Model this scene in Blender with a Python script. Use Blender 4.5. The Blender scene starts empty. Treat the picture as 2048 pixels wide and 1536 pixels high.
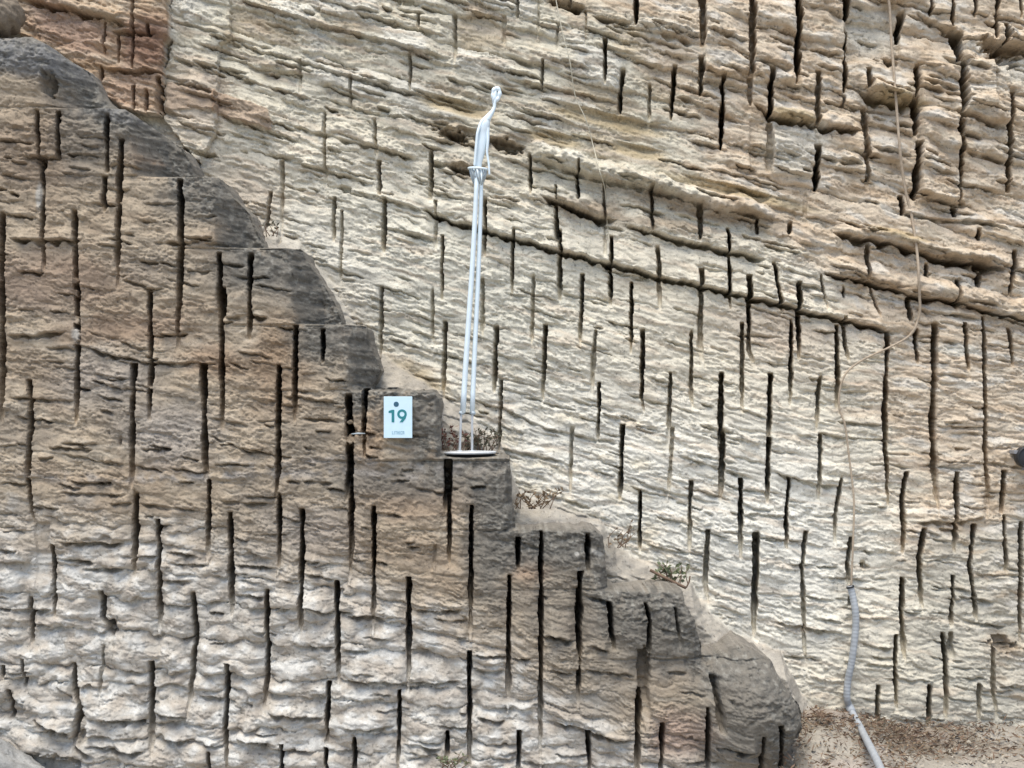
import bpy, bmesh, math, random
import numpy as np
from mathutils import Vector

# ---------------------------------------------------------------- camera, sky, sun, exposure
SC = bpy.context.scene
COL = SC.collection
FPX = 2813.0            # focal length in photo pixels (photo 2048 wide)
HORIZON = 800.0         # photo row at eye height
EYE = 2.08              # eye height above the ground
D_FRONT, D_BACK = 8.0, 8.6

cam_d = bpy.data.cameras.new('camera')
cam_d.sensor_width = 36.0
cam_d.lens = 36.0 * FPX / 2048.0
cam_d.shift_y = (HORIZON - 768.0) / 2048.0
cam_d.clip_end = 400.0
cam = bpy.data.objects.new('camera', cam_d)
cam.location = (0, 0, EYE)
cam.rotation_euler = (math.pi / 2, 0, 0)
COL.objects.link(cam)
SC.camera = cam

SUN_EL, SUN_AZ = math.radians(70), math.radians(200)   # azimuth: clockwise from +Y
w = bpy.data.worlds.new('World'); SC.world = w; w.use_nodes = True
nt = w.node_tree; nt.nodes.clear()
sky = nt.nodes.new('ShaderNodeTexSky'); sky.sky_type = 'NISHITA'; sky.sun_disc = False
sky.sun_elevation = SUN_EL; sky.sun_rotation = SUN_AZ
sky.air_density = 1.0; sky.dust_density = 1.5; sky.ozone_density = 1.0
bg = nt.nodes.new('ShaderNodeBackground'); bg.inputs['Strength'].default_value = 0.075
wo = nt.nodes.new('ShaderNodeOutputWorld')
nt.links.new(sky.outputs[0], bg.inputs['Color']); nt.links.new(bg.outputs[0], wo.inputs['Surface'])

sun_d = bpy.data.lights.new('sun', 'SUN'); sun_d.energy = 1.5; sun_d.angle = math.radians(44)
sun_d.color = (1.0, 0.95, 0.84)
sun = bpy.data.objects.new('sun', sun_d); COL.objects.link(sun)
sdir = Vector((math.sin(SUN_AZ) * math.cos(SUN_EL), math.cos(SUN_AZ) * math.cos(SUN_EL), math.sin(SUN_EL)))
sun.rotation_euler = sdir.to_track_quat('Z', 'Y').to_euler()

SC.view_settings.view_transform = 'Standard'; SC.view_settings.look = 'None'
SC.view_settings.exposure = 1.5; SC.view_settings.gamma = 1.0
SC.view_settings.use_curve_mapping = False
SC.cycles.max_bounces = 6; SC.cycles.diffuse_bounces = 4

# ---------------------------------------------------------------- helpers
rng = np.random.default_rng(11)
random.seed(5)
F32 = np.float32

def pt(px, py, d):
    """photo pixel at distance d -> world point"""
    return Vector(((px - 1024.0) * d / FPX, d, EYE - (py - HORIZON) * d / FPX))

PERM = rng.permutation(4096).astype(np.int32)
GA = rng.random(4096) * 2 * np.pi
GX, GY = np.cos(GA).astype(F32), np.sin(GA).astype(F32)

def perlin(x, y, seed=0):
    xi = np.floor(x).astype(np.int32); yi = np.floor(y).astype(np.int32)
    xf = (x - xi).astype(F32); yf = (y - yi).astype(F32)
    u = xf * xf * xf * (xf * (xf * 6 - 15) + 10); v = yf * yf * yf * (yf * (yf * 6 - 15) + 10)
    def g(ix, iy, dx, dy):
        h = PERM[(PERM[(ix + seed * 131) & 4095] + iy) & 4095]
        return GX[h] * dx + GY[h] * dy
    a = g(xi, yi, xf, yf); b = g(xi + 1, yi, xf - 1, yf)
    c = g(xi, yi + 1, xf, yf - 1); d = g(xi + 1, yi + 1, xf - 1, yf - 1)
    return (a + u * (b - a)) * (1 - v) + (c + u * (d - c)) * v      # about -0.7..0.7

def fbm(x, y, octs=4, seed=0, gain=0.5):
    s = 0; a = 1.0
    for k in range(octs):
        s = s + a * perlin(x * 2 ** k + 17.3 * k, y * 2 ** k + 9.1 * k, seed + k); a *= gain
    return s

def billow(x, y, octs=3, seed=0, gain=0.5):
    s = 0; a = 1.0
    for k in range(octs):
        s = s + a * np.sqrt(np.abs(perlin(x * 2.1 ** k + 5.7 * k, y * 2.1 ** k + 3.3 * k, seed + k)) + 0.002); a *= gain
    return s

def beds(x, v, tmin, tmax, seed, xs=90.0, brk=0.5):
    """stacked beds of uneven thickness: (bulge 0..1 with a sharp undercut below, offset of each bed, seam strength)"""
    r = np.random.default_rng(seed)
    th = r.uniform(0, 1, 900) ** 1.6 * (tmax - tmin) + tmin
    b = np.cumsum(th) - 2200.0
    k = np.clip(np.searchsorted(b, v) - 1, 0, 897)
    t = np.clip((v - b[k]) / th[k + 1], 0, 1).astype(F32)
    kf = k.astype(F32) * 7.31
    def along(sc, sd): return perlin(x / sc, kf, sd)
    off = along(xs, seed + 1) + 0.5 * along(xs * 0.37, seed + 2)
    # bulge: soft shoulder above, fullest low down, sharp undercut
    bul = np.where(t < 0.72, np.sin(t / 0.72 * np.pi / 2) ** 0.8, np.sqrt(np.clip(1 - ((t - 0.72) / 0.28) ** 2, 0, 1)))
    seam = np.clip(brk + 1.3 * along(xs * 0.6, seed + 3), 0, 1)
    return bul, off, seam

def sstep(a, b, x):
    t = np.clip((x - a) / (b - a), 0, 1)
    return t * t * (3 - 2 * t)

def in_poly(X, Y, poly):
    ins = np.zeros(X.shape, bool)
    n = len(poly)
    for i in range(n):
        x0, y0 = poly[i]; x1, y1 = poly[(i + 1) % n]
        if y0 == y1: continue
        c = (Y > y0) != (Y > y1)
        ins ^= c & (X < (x1 - x0) * (Y - y0) / (y1 - y0) + x0)
    return ins

def dist_line(X, Y, pts):
    d = np.full(X.shape, 1e9, F32)
    for (x0, y0), (x1, y1) in zip(pts[:-1], pts[1:]):
        dx, dy = x1 - x0, y1 - y0; L = dx * dx + dy * dy
        if L == 0: continue
        t = np.clip(((X - x0) * dx + (Y - y0) * dy) / L, 0, 1)
        d = np.minimum(d, (X - x0 - t * dx) ** 2 + (Y - y0 - t * dy) ** 2)
    return np.sqrt(d)

def axis(lo, f0, f1, hi, step, near=4.2, far=26):
    """fine samples between f0 and f1, growing cells out to lo and hi"""
    mid = np.arange(f0, f1 + step, step)
    def run(p, end, sg):
        o, q, sz = [], p, step
        while (q - end) * sg < 0:
            sz = min(sz * 1.25, near if abs(q - p) < 200 * step else far); q += sg * sz; o.append(q)
        return o
    return np.array(run(mid[0], lo, -1)[::-1] + list(mid) + run(mid[-1], hi, 1), dtype=F32)

def tag(o, label=None, cat=None, group=None, kind=None):
    if label: o['label'] = label
    if cat: o['category'] = cat
    if group: o['group'] = group
    if kind: o['kind'] = kind
    return o

def empty(name, loc):
    o = bpy.data.objects.new(name, None); o.location = loc; o.empty_display_size = 0.1
    COL.objects.link(o); return o

def link(name, me, mat, parent=None, loc=None):
    o = bpy.data.objects.new(name, me); COL.objects.link(o)
    if mat is not None: me.materials.append(mat)
    if parent is not None:
        o.parent = parent
        pw = Vector(parent.location)
        if parent.parent is not None: pw = pw + Vector(parent.parent.location)
        o.location = (Vector(loc) if loc is not None else Vector((0, 0, 0))) - pw
    elif loc is not None: o.location = loc
    return o

def np_mesh(name, co, quads, col=None, smooth=True):
    me = bpy.data.meshes.new(name)
    me.vertices.add(len(co)); me.vertices.foreach_set('co', np.ascontiguousarray(co, dtype=F32).ravel())
    n = len(quads)
    me.loops.add(n * 4); me.loops.foreach_set('vertex_index', np.ascontiguousarray(quads, dtype=np.int32).ravel())
    me.polygons.add(n)
    me.polygons.foreach_set('loop_start', np.arange(0, n * 4, 4, dtype=np.int32))
    me.polygons.foreach_set('loop_total', np.full(n, 4, dtype=np.int32))
    if smooth: me.polygons.foreach_set('use_smooth', np.ones(n, dtype=bool))
    if col is not None:
        ca = me.color_attributes.new('tint', 'FLOAT_COLOR', 'POINT')
        rgba = np.ones((len(co), 4), F32); rgba[:, :3] = col
        ca.data.foreach_set('color', rgba.ravel())
    me.update(calc_edges=True)
    return me

def tube(points, radii, seg=8, closed=False, cap=True):
    """swept tube through points -> (verts, faces)"""
    P = [Vector(p) for p in points]; n = len(P)
    if not hasattr(radii, '__len__'): radii = [radii] * n
    vs, fs = [], []
    up = Vector((0.31, 0.9, 0.2)).normalized()
    for i in range(n):
        a = P[(i - 1) % n] if (closed or i > 0) else P[i]
        b = P[(i + 1) % n] if (closed or i < n - 1) else P[i]
        t = (b - a).normalized()
        u = (up - t * up.dot(t)).normalized(); v = t.cross(u)
        for k in range(seg):
            an = 2 * math.pi * k / seg
            vs.append(P[i] + (u * math.cos(an) + v * math.sin(an)) * radii[i])
    for i in range(n if closed else n - 1):
        j = (i + 1) % n
        for k in range(seg):
            k2 = (k + 1) % seg
            fs.append((i * seg + k, i * seg + k2, j * seg + k2, j * seg + k))
    if cap and not closed:
        fs.append(tuple(range(seg))[::-1]); fs.append(tuple((n - 1) * seg + k for k in range(seg)))
    return vs, fs

def poly_obj(name, parts, mat, parent=None, smooth=True):
    """parts: list of (verts, faces); origin put at the mean"""
    V, Fc = [], []
    for v, f in parts:
        o = len(V); V += [Vector(q) for q in v]; Fc += [tuple(i + o for i in q) for q in f]
    c = sum(V, Vector()) / len(V)
    me = bpy.data.meshes.new(name); me.from_pydata([q - c for q in V], [], Fc)
    if smooth:
        for p in me.polygons: p.use_smooth = True
    me.update()
    return link(name, me, mat, parent, c)

def box(cx, cy, cz, sx, sy, sz):
    x, y, z = sx / 2, sy / 2, sz / 2
    v = [(cx + a * x, cy + b * y, cz + c * z) for a in (-1, 1) for b in (-1, 1) for c in (-1, 1)]
    f = [(0, 1, 3, 2), (4, 6, 7, 5), (0, 4, 5, 1), (2, 3, 7, 6), (0, 2, 6, 4), (1, 5, 7, 3)]
    return v, f

def smooth_path(pts, n=8):
    """Catmull-Rom through pts"""
    P = [Vector(p) for p in pts]; P = [2 * P[0] - P[1]] + P + [2 * P[-1] - P[-2]]
    out = []
    for i in range(1, len(P) - 2):
        for k in range(n):
            t = k / n; a, b, c, d = P[i - 1:i + 3]
            out.append(0.5 * ((2 * b) + (c - a) * t + (2 * a - 5 * b + 4 * c - d) * t * t + (3 * b - a - 3 * c + d) * t ** 3))
    out.append(P[-2]); return out

# ---------------------------------------------------------------- materials
def mat_plain(name, col, rough=0.6, metal=0.0, noise=0.0, nscale=30.0, bump=0.0):
    m = bpy.data.materials.new(name); m.use_nodes = True
    t = m.node_tree; b = t.nodes['Principled BSDF']
    b.inputs['Roughness'].default_value = rough; b.inputs['Metallic'].default_value = metal
    b.inputs['Base Color'].default_value = (*col, 1)
    tc = t.nodes.new('ShaderNodeTexCoord'); nz = t.nodes.new('ShaderNodeTexNoise')
    nz.inputs['Scale'].default_value = nscale; nz.inputs['Detail'].default_value = 6
    t.links.new(tc.outputs['Object'], nz.inputs['Vector'])
    if noise:
        r = t.nodes.new('ShaderNodeValToRGB')
        r.color_ramp.elements[0].color = (*[c * (1 - noise) for c in col], 1); r.color_ramp.elements[0].position = 0.3
        r.color_ramp.elements[1].color = (*[min(1, c * (1 + noise)) for c in col], 1); r.color_ramp.elements[1].position = 0.7
        t.links.new(nz.outputs['Fac'], r.inputs['Fac']); t.links.new(r.outputs['Color'], b.inputs['Base Color'])
    if bump:
        bp = t.nodes.new('ShaderNodeBump'); bp.inputs['Strength'].default_value = bump; bp.inputs['Distance'].default_value = 0.004
        t.links.new(nz.outputs['Fac'], bp.inputs['Height']); t.links.new(bp.outputs[0], b.inputs['Normal'])
    return m

def mat_rock(name, dip, pit=0.5):
    """stone: colour of the strata from the 'tint' attribute, grain, pits and fine laminae from noise"""
    m = bpy.data.materials.new(name); m.use_nodes = True
    t = m.node_tree; N = t.nodes; L = t.links; b = N['Principled BSDF']
    b.inputs['Roughness'].default_value = 0.93
    if 'Specular IOR Level' in b.inputs: b.inputs['Specular IOR Level'].default_value = 0.25
    at = N.new('ShaderNodeAttribute'); at.attribute_name = 'tint'
    geo = N.new('ShaderNodeNewGeometry')
    mp = N.new('ShaderNodeMapping'); mp.inputs['Rotation'].default_value = (0, dip, 0); mp.inputs['Scale'].default_value = (1, 1, 2.0)
    L.new(geo.outputs['Position'], mp.inputs['Vector'])
    def noise(scale, det, vec, rough=0.6):
        n = N.new('ShaderNodeTexNoise'); n.inputs['Scale'].default_value = scale; n.inputs['Detail'].default_value = det
        n.inputs['Roughness'].default_value = rough
        L.new(vec, n.inputs['Vector']); return n.outputs['Fac']
    lam = noise(14, 8, mp.outputs[0], 0.68)
    gr = noise(95, 5, geo.outputs['Position'], 0.7)
    sp = noise(38, 4, geo.outputs['Position'], 0.6)
    def ramp(fac, p0, c0, p1, c1):
        r = N.new('ShaderNodeValToRGB'); e = r.color_ramp.elements
        e[0].position = p0; e[0].color = (c0, c0, c0, 1); e[1].position = p1; e[1].color = (c1, c1, c1, 1)
        L.new(fac, r.inputs['Fac']); return r.outputs['Color']
    def mul(a, c):
        x = N.new('ShaderNodeMix'); x.data_type = 'RGBA'; x.blend_type = 'MULTIPLY'; x.inputs[0].default_value = 1.0
        L.new(a, x.inputs[6]); L.new(c, x.inputs[7]); return x.outputs[2]
    c = mul(at.outputs['Color'], ramp(lam, 0.30, 0.82, 0.68, 1.12))
    c = mul(c, ramp(gr, 0.3, 0.82, 0.7, 1.11))
    c = mul(c, ramp(sp, 0.30, 1.0 - pit, 0.42, 1.0))
    L.new(c, b.inputs['Base Color'])
    ad = N.new('ShaderNodeMath'); ad.operation = 'ADD'
    m1 = N.new('ShaderNodeMath'); m1.operation = 'MULTIPLY'; m1.inputs[1].default_value = 0.7
    L.new(lam, ad.inputs[0]); L.new(gr, m1.inputs[0]); L.new(m1.outputs[0], ad.inputs[1])
    bp = N.new('ShaderNodeBump'); bp.inputs['Strength'].default_value = 0.35; bp.inputs['Distance'].default_value = 0.012
    L.new(ad.outputs[0], bp.inputs['Height']); L.new(bp.outputs[0], b.inputs['Normal'])
    return m

M_FRONT = mat_rock('weathered_stone', 0.06)
M_BACK = mat_rock('pale_stone', 0.25)

# ---------------------------------------------------------------- saw cuts, ledges and outlines read from the photograph
# one cut per entry: points x,y ...; width; depth code d deep, m medium, s shallow
FRONT_CUTS = """73,218 78,322;7;d|82,318 86,552;8;d|117,222 115,325;8;d|213,226 213,348;9;d|208,352 207,426;8;d|242,277 238,345 234,584;9;d
148,418 152,560 153,700;10;d|153,690 150,857;9;d|359,358 362,480 353,714;9;d|3,423 3,857;13;d|438,505 445,865;10;d|444,575 445,640;17;d|502,505 497,687;9;d
299,583 302,730 297,845;9;d|267,727 262,988;11;d|271,985 265,1165;9;d|405,727 412,965;11;d|417,960 413,1130;9;d|55,758 60,800 57,960 62,1030 76,1068;10;d
82,1045 86,1195;34;s|104,1090 103,1160 105,1240;6;d|57,1195 58,1302;7;d|315,1040 316,1275;8;d|201,1183 202,1237 228,1272;9;d|383,1185 388,1260 382,1350 372,1447;8;d
459,1027 462,1247;9;d|557,730 556,930 549,1008;10;d|557,985 556,1130 552,1155;8;d|590,650 588,852;9;d|646,658 645,728;9;d|697,787 700,890 695,1005;14;d
702,890 702,1090 698,1175;9;d|729,778 728,916;8;d|603,1017 600,1280;8;d|748,1013 745,1275;9;d|896,920 894,1030;16;d|899,925 898,1137;9;d|943,1012 941,1285;9;d
939,1303 939,1560;9;d|532,1180 532,1370 524,1432;8;d|672,1163 676,1372;9;d|817,1155 816,1388;9;d|656,1365 650,1505;8;d|650,1500 651,1560;7;d|799,1383 794,1560;8;d
708,1475 707,1560;8;d|562,1490 561,1560;6;d|895,1465 894,1524;8;d|1019,1150 1016,1432;9;d|1038,1463 1038,1560;8;d|1037,1076 1036,1142;9;d|1083,1062 1081,1560;10;d
1161,1144 1159,1290 1156,1422;10;d|1159,1180 1158,1290;15;d|1177,1068 1177,1152;9;d|1177,1462 1181,1560;9;d|1219,1205 1223,1255 1229,1302;10;d|1291,1205 1299,1240 1296,1320;7;d
1283,1298 1287,1380 1297,1465;20;m|1279,1380 1276,1470 1275,1560;11;d|1326,1447 1323,1560;10;d|1350,1215 1362,1302;4;m|1413,1410 1419,1560;9;d|1424,1345 1440,1455;14;m
1517,1460 1521,1560;7;d|1552,1440 1566,1560;9;d|143,1328 146,1385 157,1415 140,1505;8;d|300,1325 298,1450 303,1522;9;d|453,1330 449,1430 447,1460 456,1560;9;d
203,1290 195,1415;5;m|15,1382 16,1447;6;d|43,1320 44,1385;5;d|417,1505 416,1560;7;d|0,1335 0,1362;8;d|495,1395 490,1440;4;s|240,870 240,900;4;s|870,1090 868,1140;4;s"""
BACK_CUTS = """1035,-20 1034,40;7;m|1140,-20 1139,30;6;m|700,150 701,230;6;m|820,100 820,190;6;m|600,120 601,190;6;s|1085,120 1083,200;6;m|1300,160 1298,250;7;m|278,-20 277,146;5;m|220,53 220,115;4;s|248,73 248,134;4;s|278,180 277,232;5;m|215,143 214,172;5;m|303,187 302,232;5;d|326,163 325,237;9;d|307,60 308,80;7;m|400,320 394,352;4;m
540,383 530,467;5;d|563,320 562,492;9;m|648,220 650,402;7;m|667,393 666,489;7;d|683,420 681,572;6;m|748,235 752,322;8;m|757,320 758,392;9;d|768,395 767,507;9;d|862,297 861,405;8;d
871,400 870,507;6;m|885,470 883,603;8;d|837,20 836,62;7;m|910,28 909,132;8;m|764,573 760,728;8;d|865,573 864,693;6;m|889,643 887,798;8;d|1008,30 1007,98;7;s|1077,-20 1076,84;5;s|1171,20 1170,92;4;s
1115,50 1114,102;6;s|1272,-30 1271,52;9;d|1405,-30 1404,96;10;d|1401,115 1400,195;7;d|1503,-30 1502,157;11;d|1500,155 1500,214;7;m|1210,75 1209,170;7;d|1245,137 1238,233;8;d|1350,130 1342,243;9;d
1446,150 1442,302;7;d|1060,305 1061,390;6;d|1155,325 1155,402;6;d|1111,370 1111,402;5;m|1208,355 1209,512;6;m|1303,370 1304,472;7;d|1400,405 1400,482;8;d|1026,455 1023,600;7;d|1112,408 1113,488;8;d
1455,457 1461,622;7;d|970,395 969,518;8;d|1119,460 1119,608;9;d|1222,473 1221,615;8;d|1315,490 1320,625;7;d|1403,537 1400,690 1408,738;10;d|965,557 964,682;7;m|1067,547 1063,692;8;m|1165,547 1160,694;8;d
1264,563 1261,710;6;d|993,650 988,788;8;d|1090,650 1085,810;8;d|1190,660 1183,798;8;m|1285,657 1283,790 1289,830;8;d|1341,745 1336,905;9;d|1345,855 1336,1005;8;m|1384,657 1382,790 1387,825;7;d|1002,760 997,913;8;d
1199,765 1195,888;7;d|1144,852 1140,992;8;m|1245,850 1240,1005;9;d|1498,550 1498,700 1512,738;9;d|1547,523 1558,590 1566,632;6;d|1598,563 1597,723;9;d|1640,550 1655,622;4;m|1688,570 1688,599;5;d
1690,633 1691,690 1700,727;8;d|1485,645 1483,823;8;d|1583,637 1580,818;7;d|1675,650 1675,824;8;d|1443,745 1439,908;9;d|1446,857 1441,1013;9;d|1541,747 1535,890;9;d|1537,875 1535,1010;9;d|1640,750 1632,874;9;d
1641,868 1637,1018;8;d|1515,435 1515,472;7;d|1582,440 1578,470;10;d|1612,385 1611,452;5;s|1597,-30 1592,170;12;d|1692,-30 1691,42;15;d|1693,58 1688,187;9;d|1688,190 1687,215;6;m|1543,133 1538,236;8;d|1637,140 1633,257;9;d
1737,137 1736,178;7;d|1730,210 1735,377;12;d|1540,245 1539,347;11;m|1635,290 1632,383;10;d|1805,20 1796,87;9;d|1861,-30 1861,34;5;d|1906,-30 1906,54;6;d|1953,-30 1952,36;5;d|1996,-30 1995,76;6;d|2013,45 2013,85;6;d
2043,-30 2043,38;5;d|1912,62 1918,124;20;d|1927,120 1926,224;7;d|1922,228 1922,272;15;d|1926,270 1922,404;9;d|1835,130 1834,192;8;d|1832,190 1832,272;13;d|1837,283 1832,402;10;d|2024,183 2018,387;9;d|1911,410 1911,434;9;d
1958,457 1958,482;7;d|1805,390 1805,432;7;d|1736,480 1736,566;8;d|2030,500 2028,562;10;d|2020,545 2019,592;7;d|1855,525 1855,557;9;d|1957,530 1957,578;11;d|1918,560 1912,622;7;d|1739,567 1748,600 1760,637;4;m
1817,595 1824,647;8;d|1833,658 1838,732;8;d|1871,643 1869,780 1866,860 1870,930 1877,1034;10;d|1929,645 1935,742;8;d|1968,633 1970,900 1974,950 1980,1037;9;d|2019,655 2030,735;6;d|1776,663 1770,850 1775,960 1777,1024;10;d
1482,957 1480,1122;8;d|1511,1063 1509,1290;10;d|1580,957 1572,1040 1573,1102;8;d|1612,1063 1604,1130 1608,1260 1611,1330 1620,1360;9;d|1684,953 1671,1030 1670,1098;7;d|1702,1075 1695,1130 1700,1180;9;d
1815,945 1807,1000 1806,1112;9;d|1849,1055 1837,1115 1844,1190 1847,1228;9;d|1914,945 1914,1030 1909,1112;8;d|1950,1050 1940,1130 1950,1200 1955,1247;8;d|1806,1155 1804,1240 1811,1332;9;d|1908,1153 1904,1258;9;d
1793,1270 1790,1330 1793,1422;8;d|1886,1265 1892,1325 1890,1442;9;d|1903,1265 1902,1327;12;m|1757,1372 1754,1430 1765,1467;7;d|1858,1370 1857,1452;8;d|1957,1368 1957,1452;8;m|1985,1290 1985,1370 1998,1452;7;m
2010,1030 2014,1147;7;d|2045,1045 2040,1150 2042,1302;9;d|2009,942 2005,1035;8;d|1280,980 1280,1108;8;d|1382,962 1378,1118;8;d|1415,1060 1412,1170 1417,1220;9;d|1725,1120 1727,1140;9;m|1703,1195 1700,1215;9;m"""

def parse_cuts(s):
    out = []
    for e in s.replace('\n', '|').split('|'):
        p, wd, dc = e.split(';')
        out.append(([tuple(float(v) for v in q.split(',')) for q in p.split()], float(wd), {'d': 0.42, 'm': 0.10, 's': 0.045}[dc]))
    return out

# ledges: points; gap width; gap depth; lip that juts above it; height of the lip
BACK_LEDGES = """840,415 900,440 960,455 1040,478 1115,500 1240,530 1320,552 1400,570 1480,590 1560,605 1600,618 1690,640 1760,655 1795,668;8;.26;.045;40
1078,388 1133,410 1200,433 1238,442;10;.22;.065;36|1245,449 1300,463 1367,480 1450,500 1500,510 1535,518;9;.18;.055;42
1640,546 1736,563 1829,590 1913,602 2003,627 2120,652;8;.24;.055;45|1050,308 1100,325 1150,342 1200,355 1300,375 1400,407 1445,420 1500,426 1560,441;8;.08;.085;40
870,258 905,266 950,268 1000,276 1040,290;14;.09;.04;20|560,243 650,270 745,293 850,321;6;.05;.025;22|433,228 533,262 610,290;5;.05;.02;20|467,80 533,107 633,133 733,163 850,193 960,226;5;.045;.02;16
633,190 733,223 860,245;4;.03;.015;14|517,10 640,52 700,62 820,97 900,120;6;.05;.03;22|1000,105 1060,125 1130,138;6;.05;.025;18|1000,153 1100,175 1200,196 1245,206;4;.04;.02;16
1105,2 1175,17;11;.09;.03;20|1180,30 1270,46;6;.06;.03;18|1273,43 1370,83 1402,92;8;.07;.035;28|1503,200 1540,228 1620,246 1732,261;11;.18;.055;32|1715,180 1783,197 1832,207;16;.16;.07;34
1765,113 1802,124;10;.1;.04;20|1828,24 1896,58 1935,66;8;.08;.03;20|1983,78 2120,108;20;.16;.06;40|1900,217 1985,243 2018,248;8;.08;.03;26|1790,375 1850,392 1915,402;5;.05;.02;18
1663,462 1749,478 1803,490 1870,512 1970,527 2015,537;12;.2;.055;28|1780,420 1870,436 2000,446;6;.06;.03;18|1826,617 1900,628 1970,637;5;.06;.025;18|1543,943 1570,951 1640,970 1692,973;6;.06;.035;24
1813,1043 1875,1043 1907,1046 1982,1035;6;.06;.03;26|953,801 1000,816 1090,857 1190,878 1245,884;5;.04;.018;20|1347,907 1433,935 1514,960;5;.045;.018;20|1000,897 1070,912 1132,926;4;.03;.015;16
1536,1242 1608,1256 1696,1271;6;.05;.03;24|1720,1285 1790,1301;5;.04;.02;20|1060,258 1110,279 1150,290;3;.02;.012;10|600,330 700,352 760,372;6;.06;.03;22|700,380 800,404 850,418;6;.05;.025;22
460,150 560,180 640,205;5;.04;.02;18|700,20 800,52 900,75;5;.05;.025;18|850,320 900,332 945,345;9;.07;.03;20|1240,60 1330,85 1400,110;5;.05;.02;16|1300,150 1400,185 1440,200;5;.06;.025;18
1350,190 1420,215 1440,225;6;.06;.03;18|1600,90 1690,112;7;.08;.03;18|1410,60 1500,84;6;.06;.025;16|1510,120 1590,140;6;.06;.03;16|1740,230 1830,250;6;.07;.03;16|1740,290 1830,312;5;.06;.03;16
1640,200 1725,222;5;.06;.03;18|1640,310 1728,330;6;.07;.03;20|1840,330 1920,350;5;.05;.02;16|1840,160 1920,178;6;.06;.03;16|1930,300 2020,322;5;.06;.025;18|1820,640 1900,655;4;.04;.02;14
1240,950 1340,985 1450,1010;4;.03;.015;16|1280,1085 1380,1110;4;.03;.015;16|1420,1210 1500,1232;5;.04;.02;14|60,10 140,26 235,48 275,66;9;.09;.05;24|205,150 280,150 335,155;6;.05;.03;18|230,70 330,78;5;.06;.03;14
335,40 455,75;4;.03;.02;14|338,115 450,150;5;.04;.02;18|345,165 440,190;6;.05;.03;22|345,290 440,315;5;.05;.02;18"""
FRONT_LEDGES = """10,477 147,480 175,477;9;.09;.03;20|305,483 360,486 405,482;6;.06;.02;16|8,670 138,665;7;.07;.025;20|158,690 233,713 300,725 440,727;6;.05;.02;18|160,660 267,690 285,702 340,701;4;.04;.012;14
93,620 145,623;4;.04;.01;12|445,632 538,631;7;.07;.02;16|5,795 150,801;5;.05;.015;16|410,867 470,890 515,917;4;.035;.012;14|555,790 690,807;5;.045;.02;18|103,1087 180,1085 256,1088;7;.06;.03;24
110,1120 195,1123;6;.05;.02;18|160,1137 250,1138;6;.05;.02;16|318,1103 400,1113;6;.05;.025;22|0,1220 103,1222;6;.06;.03;26|538,1217 600,1216 668,1227;7;.06;.03;28|680,1231 750,1237 805,1236;7;.06;.03;26
822,1221 880,1224 940,1217;6;.05;.025;24|532,1425 590,1436 652,1442;8;.07;.04;32|675,1455 730,1462 795,1452;8;.06;.035;30|688,1362 740,1365 810,1368 935,1366;6;.05;.025;26|940,1344 1015,1346;7;.05;.03;26
1084,1440 1167,1461 1237,1485 1276,1484;8;.07;.04;28|1284,1494 1320,1498;6;.05;.025;20|1424,1490 1516,1494;7;.06;.03;24|1334,1344 1378,1348;6;.05;.02;18|1024,1080 1084,1098;5;.05;.015;14|1165,1190 1219,1205;5;.05;.02;16
60,1250 100,1252;5;.04;.02;16|190,1440 296,1444;8;.06;.035;28|300,1430 380,1436;7;.06;.03;26|390,1395 450,1400;7;.05;.03;24|110,1375 142,1400;8;.06;.03;20|310,1160 384,1165;6;.05;.025;24|320,1210 384,1216;6;.05;.025;22
465,1130 555,1140;6;.05;.025;22|465,1190 530,1196;6;.05;.02;20|565,1165 600,1168;6;.05;.02;16|610,1150 672,1160;5;.04;.02;16|610,1290 670,1300;6;.05;.02;22|680,1300 745,1306;6;.05;.025;22|400,1490 450,1494;6;.05;.03;22
190,1500 296,1506;8;.06;.035;26|60,1440 140,1470;10;.08;.04;30|140,1490 190,1520;10;.08;.04;26|310,1480 390,1484;7;.05;.03;24|470,1480 555,1490;7;.05;.03;24|800,1490 890,1500;7;.05;.03;24|950,1440 1015,1446;6;.05;.025;20
1095,1340 1150,1352;6;.05;.02;18|1165,1340 1275,1352;5;.04;.02;18|1090,1270 1150,1284;7;.06;.03;22|1170,1290 1220,1300;5;.04;.02;16|240,560 300,572;4;.04;.01;12|370,540 436,545;4;.04;.012;12|455,725 500,738;4;.035;.01;12
270,1005 400,1022;6;.05;.02;18|420,1000 550,1010;5;.04;.015;16|110,985 260,992;5;.04;.015;16|110,905 260,932;4;.035;.01;12|60,310 110,316;4;.04;.01;10|125,305 205,312;4;.04;.012;12"""

def parse_ledges(s):
    out = []
    for e in s.replace('\n', '|').split('|'):
        p, a, b, c, d = e.split(';')
        out.append(([tuple(float(v) for v in q.split(',')) for q in p.split()], float(a), float(b), float(c), float(d)))
    return out

# outline of the stepped wall, from its top at the photo's edge down the stair to the ground
STAIR = [(-640, -30), (-400, 20), (-160, 52), (0, 74), (58, 68), (100, 90), (150, 125), (175, 165), (215, 200), (262, 224), (300, 250), (345, 286), (362, 318), (374, 347), (434, 351),
         (446, 380), (480, 418), (500, 464), (520, 489), (596, 496), (606, 518), (628, 552), (657, 600), (672, 644), (723, 651), (730, 674), (743, 706), (753, 742), (736, 776), (866, 779), (877, 798),
         (878, 905), (1000, 911), (1017, 924), (1024, 1000), (1028, 1058), (1100, 1060), (1188, 1062), (1206, 1074), (1214, 1110), (1219, 1181), (1366, 1180), (1374, 1205), (1394, 1250), (1408, 1312),
         (1440, 1312), (1498, 1296), (1545, 1324), (1562, 1362), (1596, 1410), (1604, 1450), (1586, 1492), (1600, 1560), (1615, 1620)]
STAIR_POLY = STAIR + [(1615, 1700), (-640, 1700)]
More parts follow.
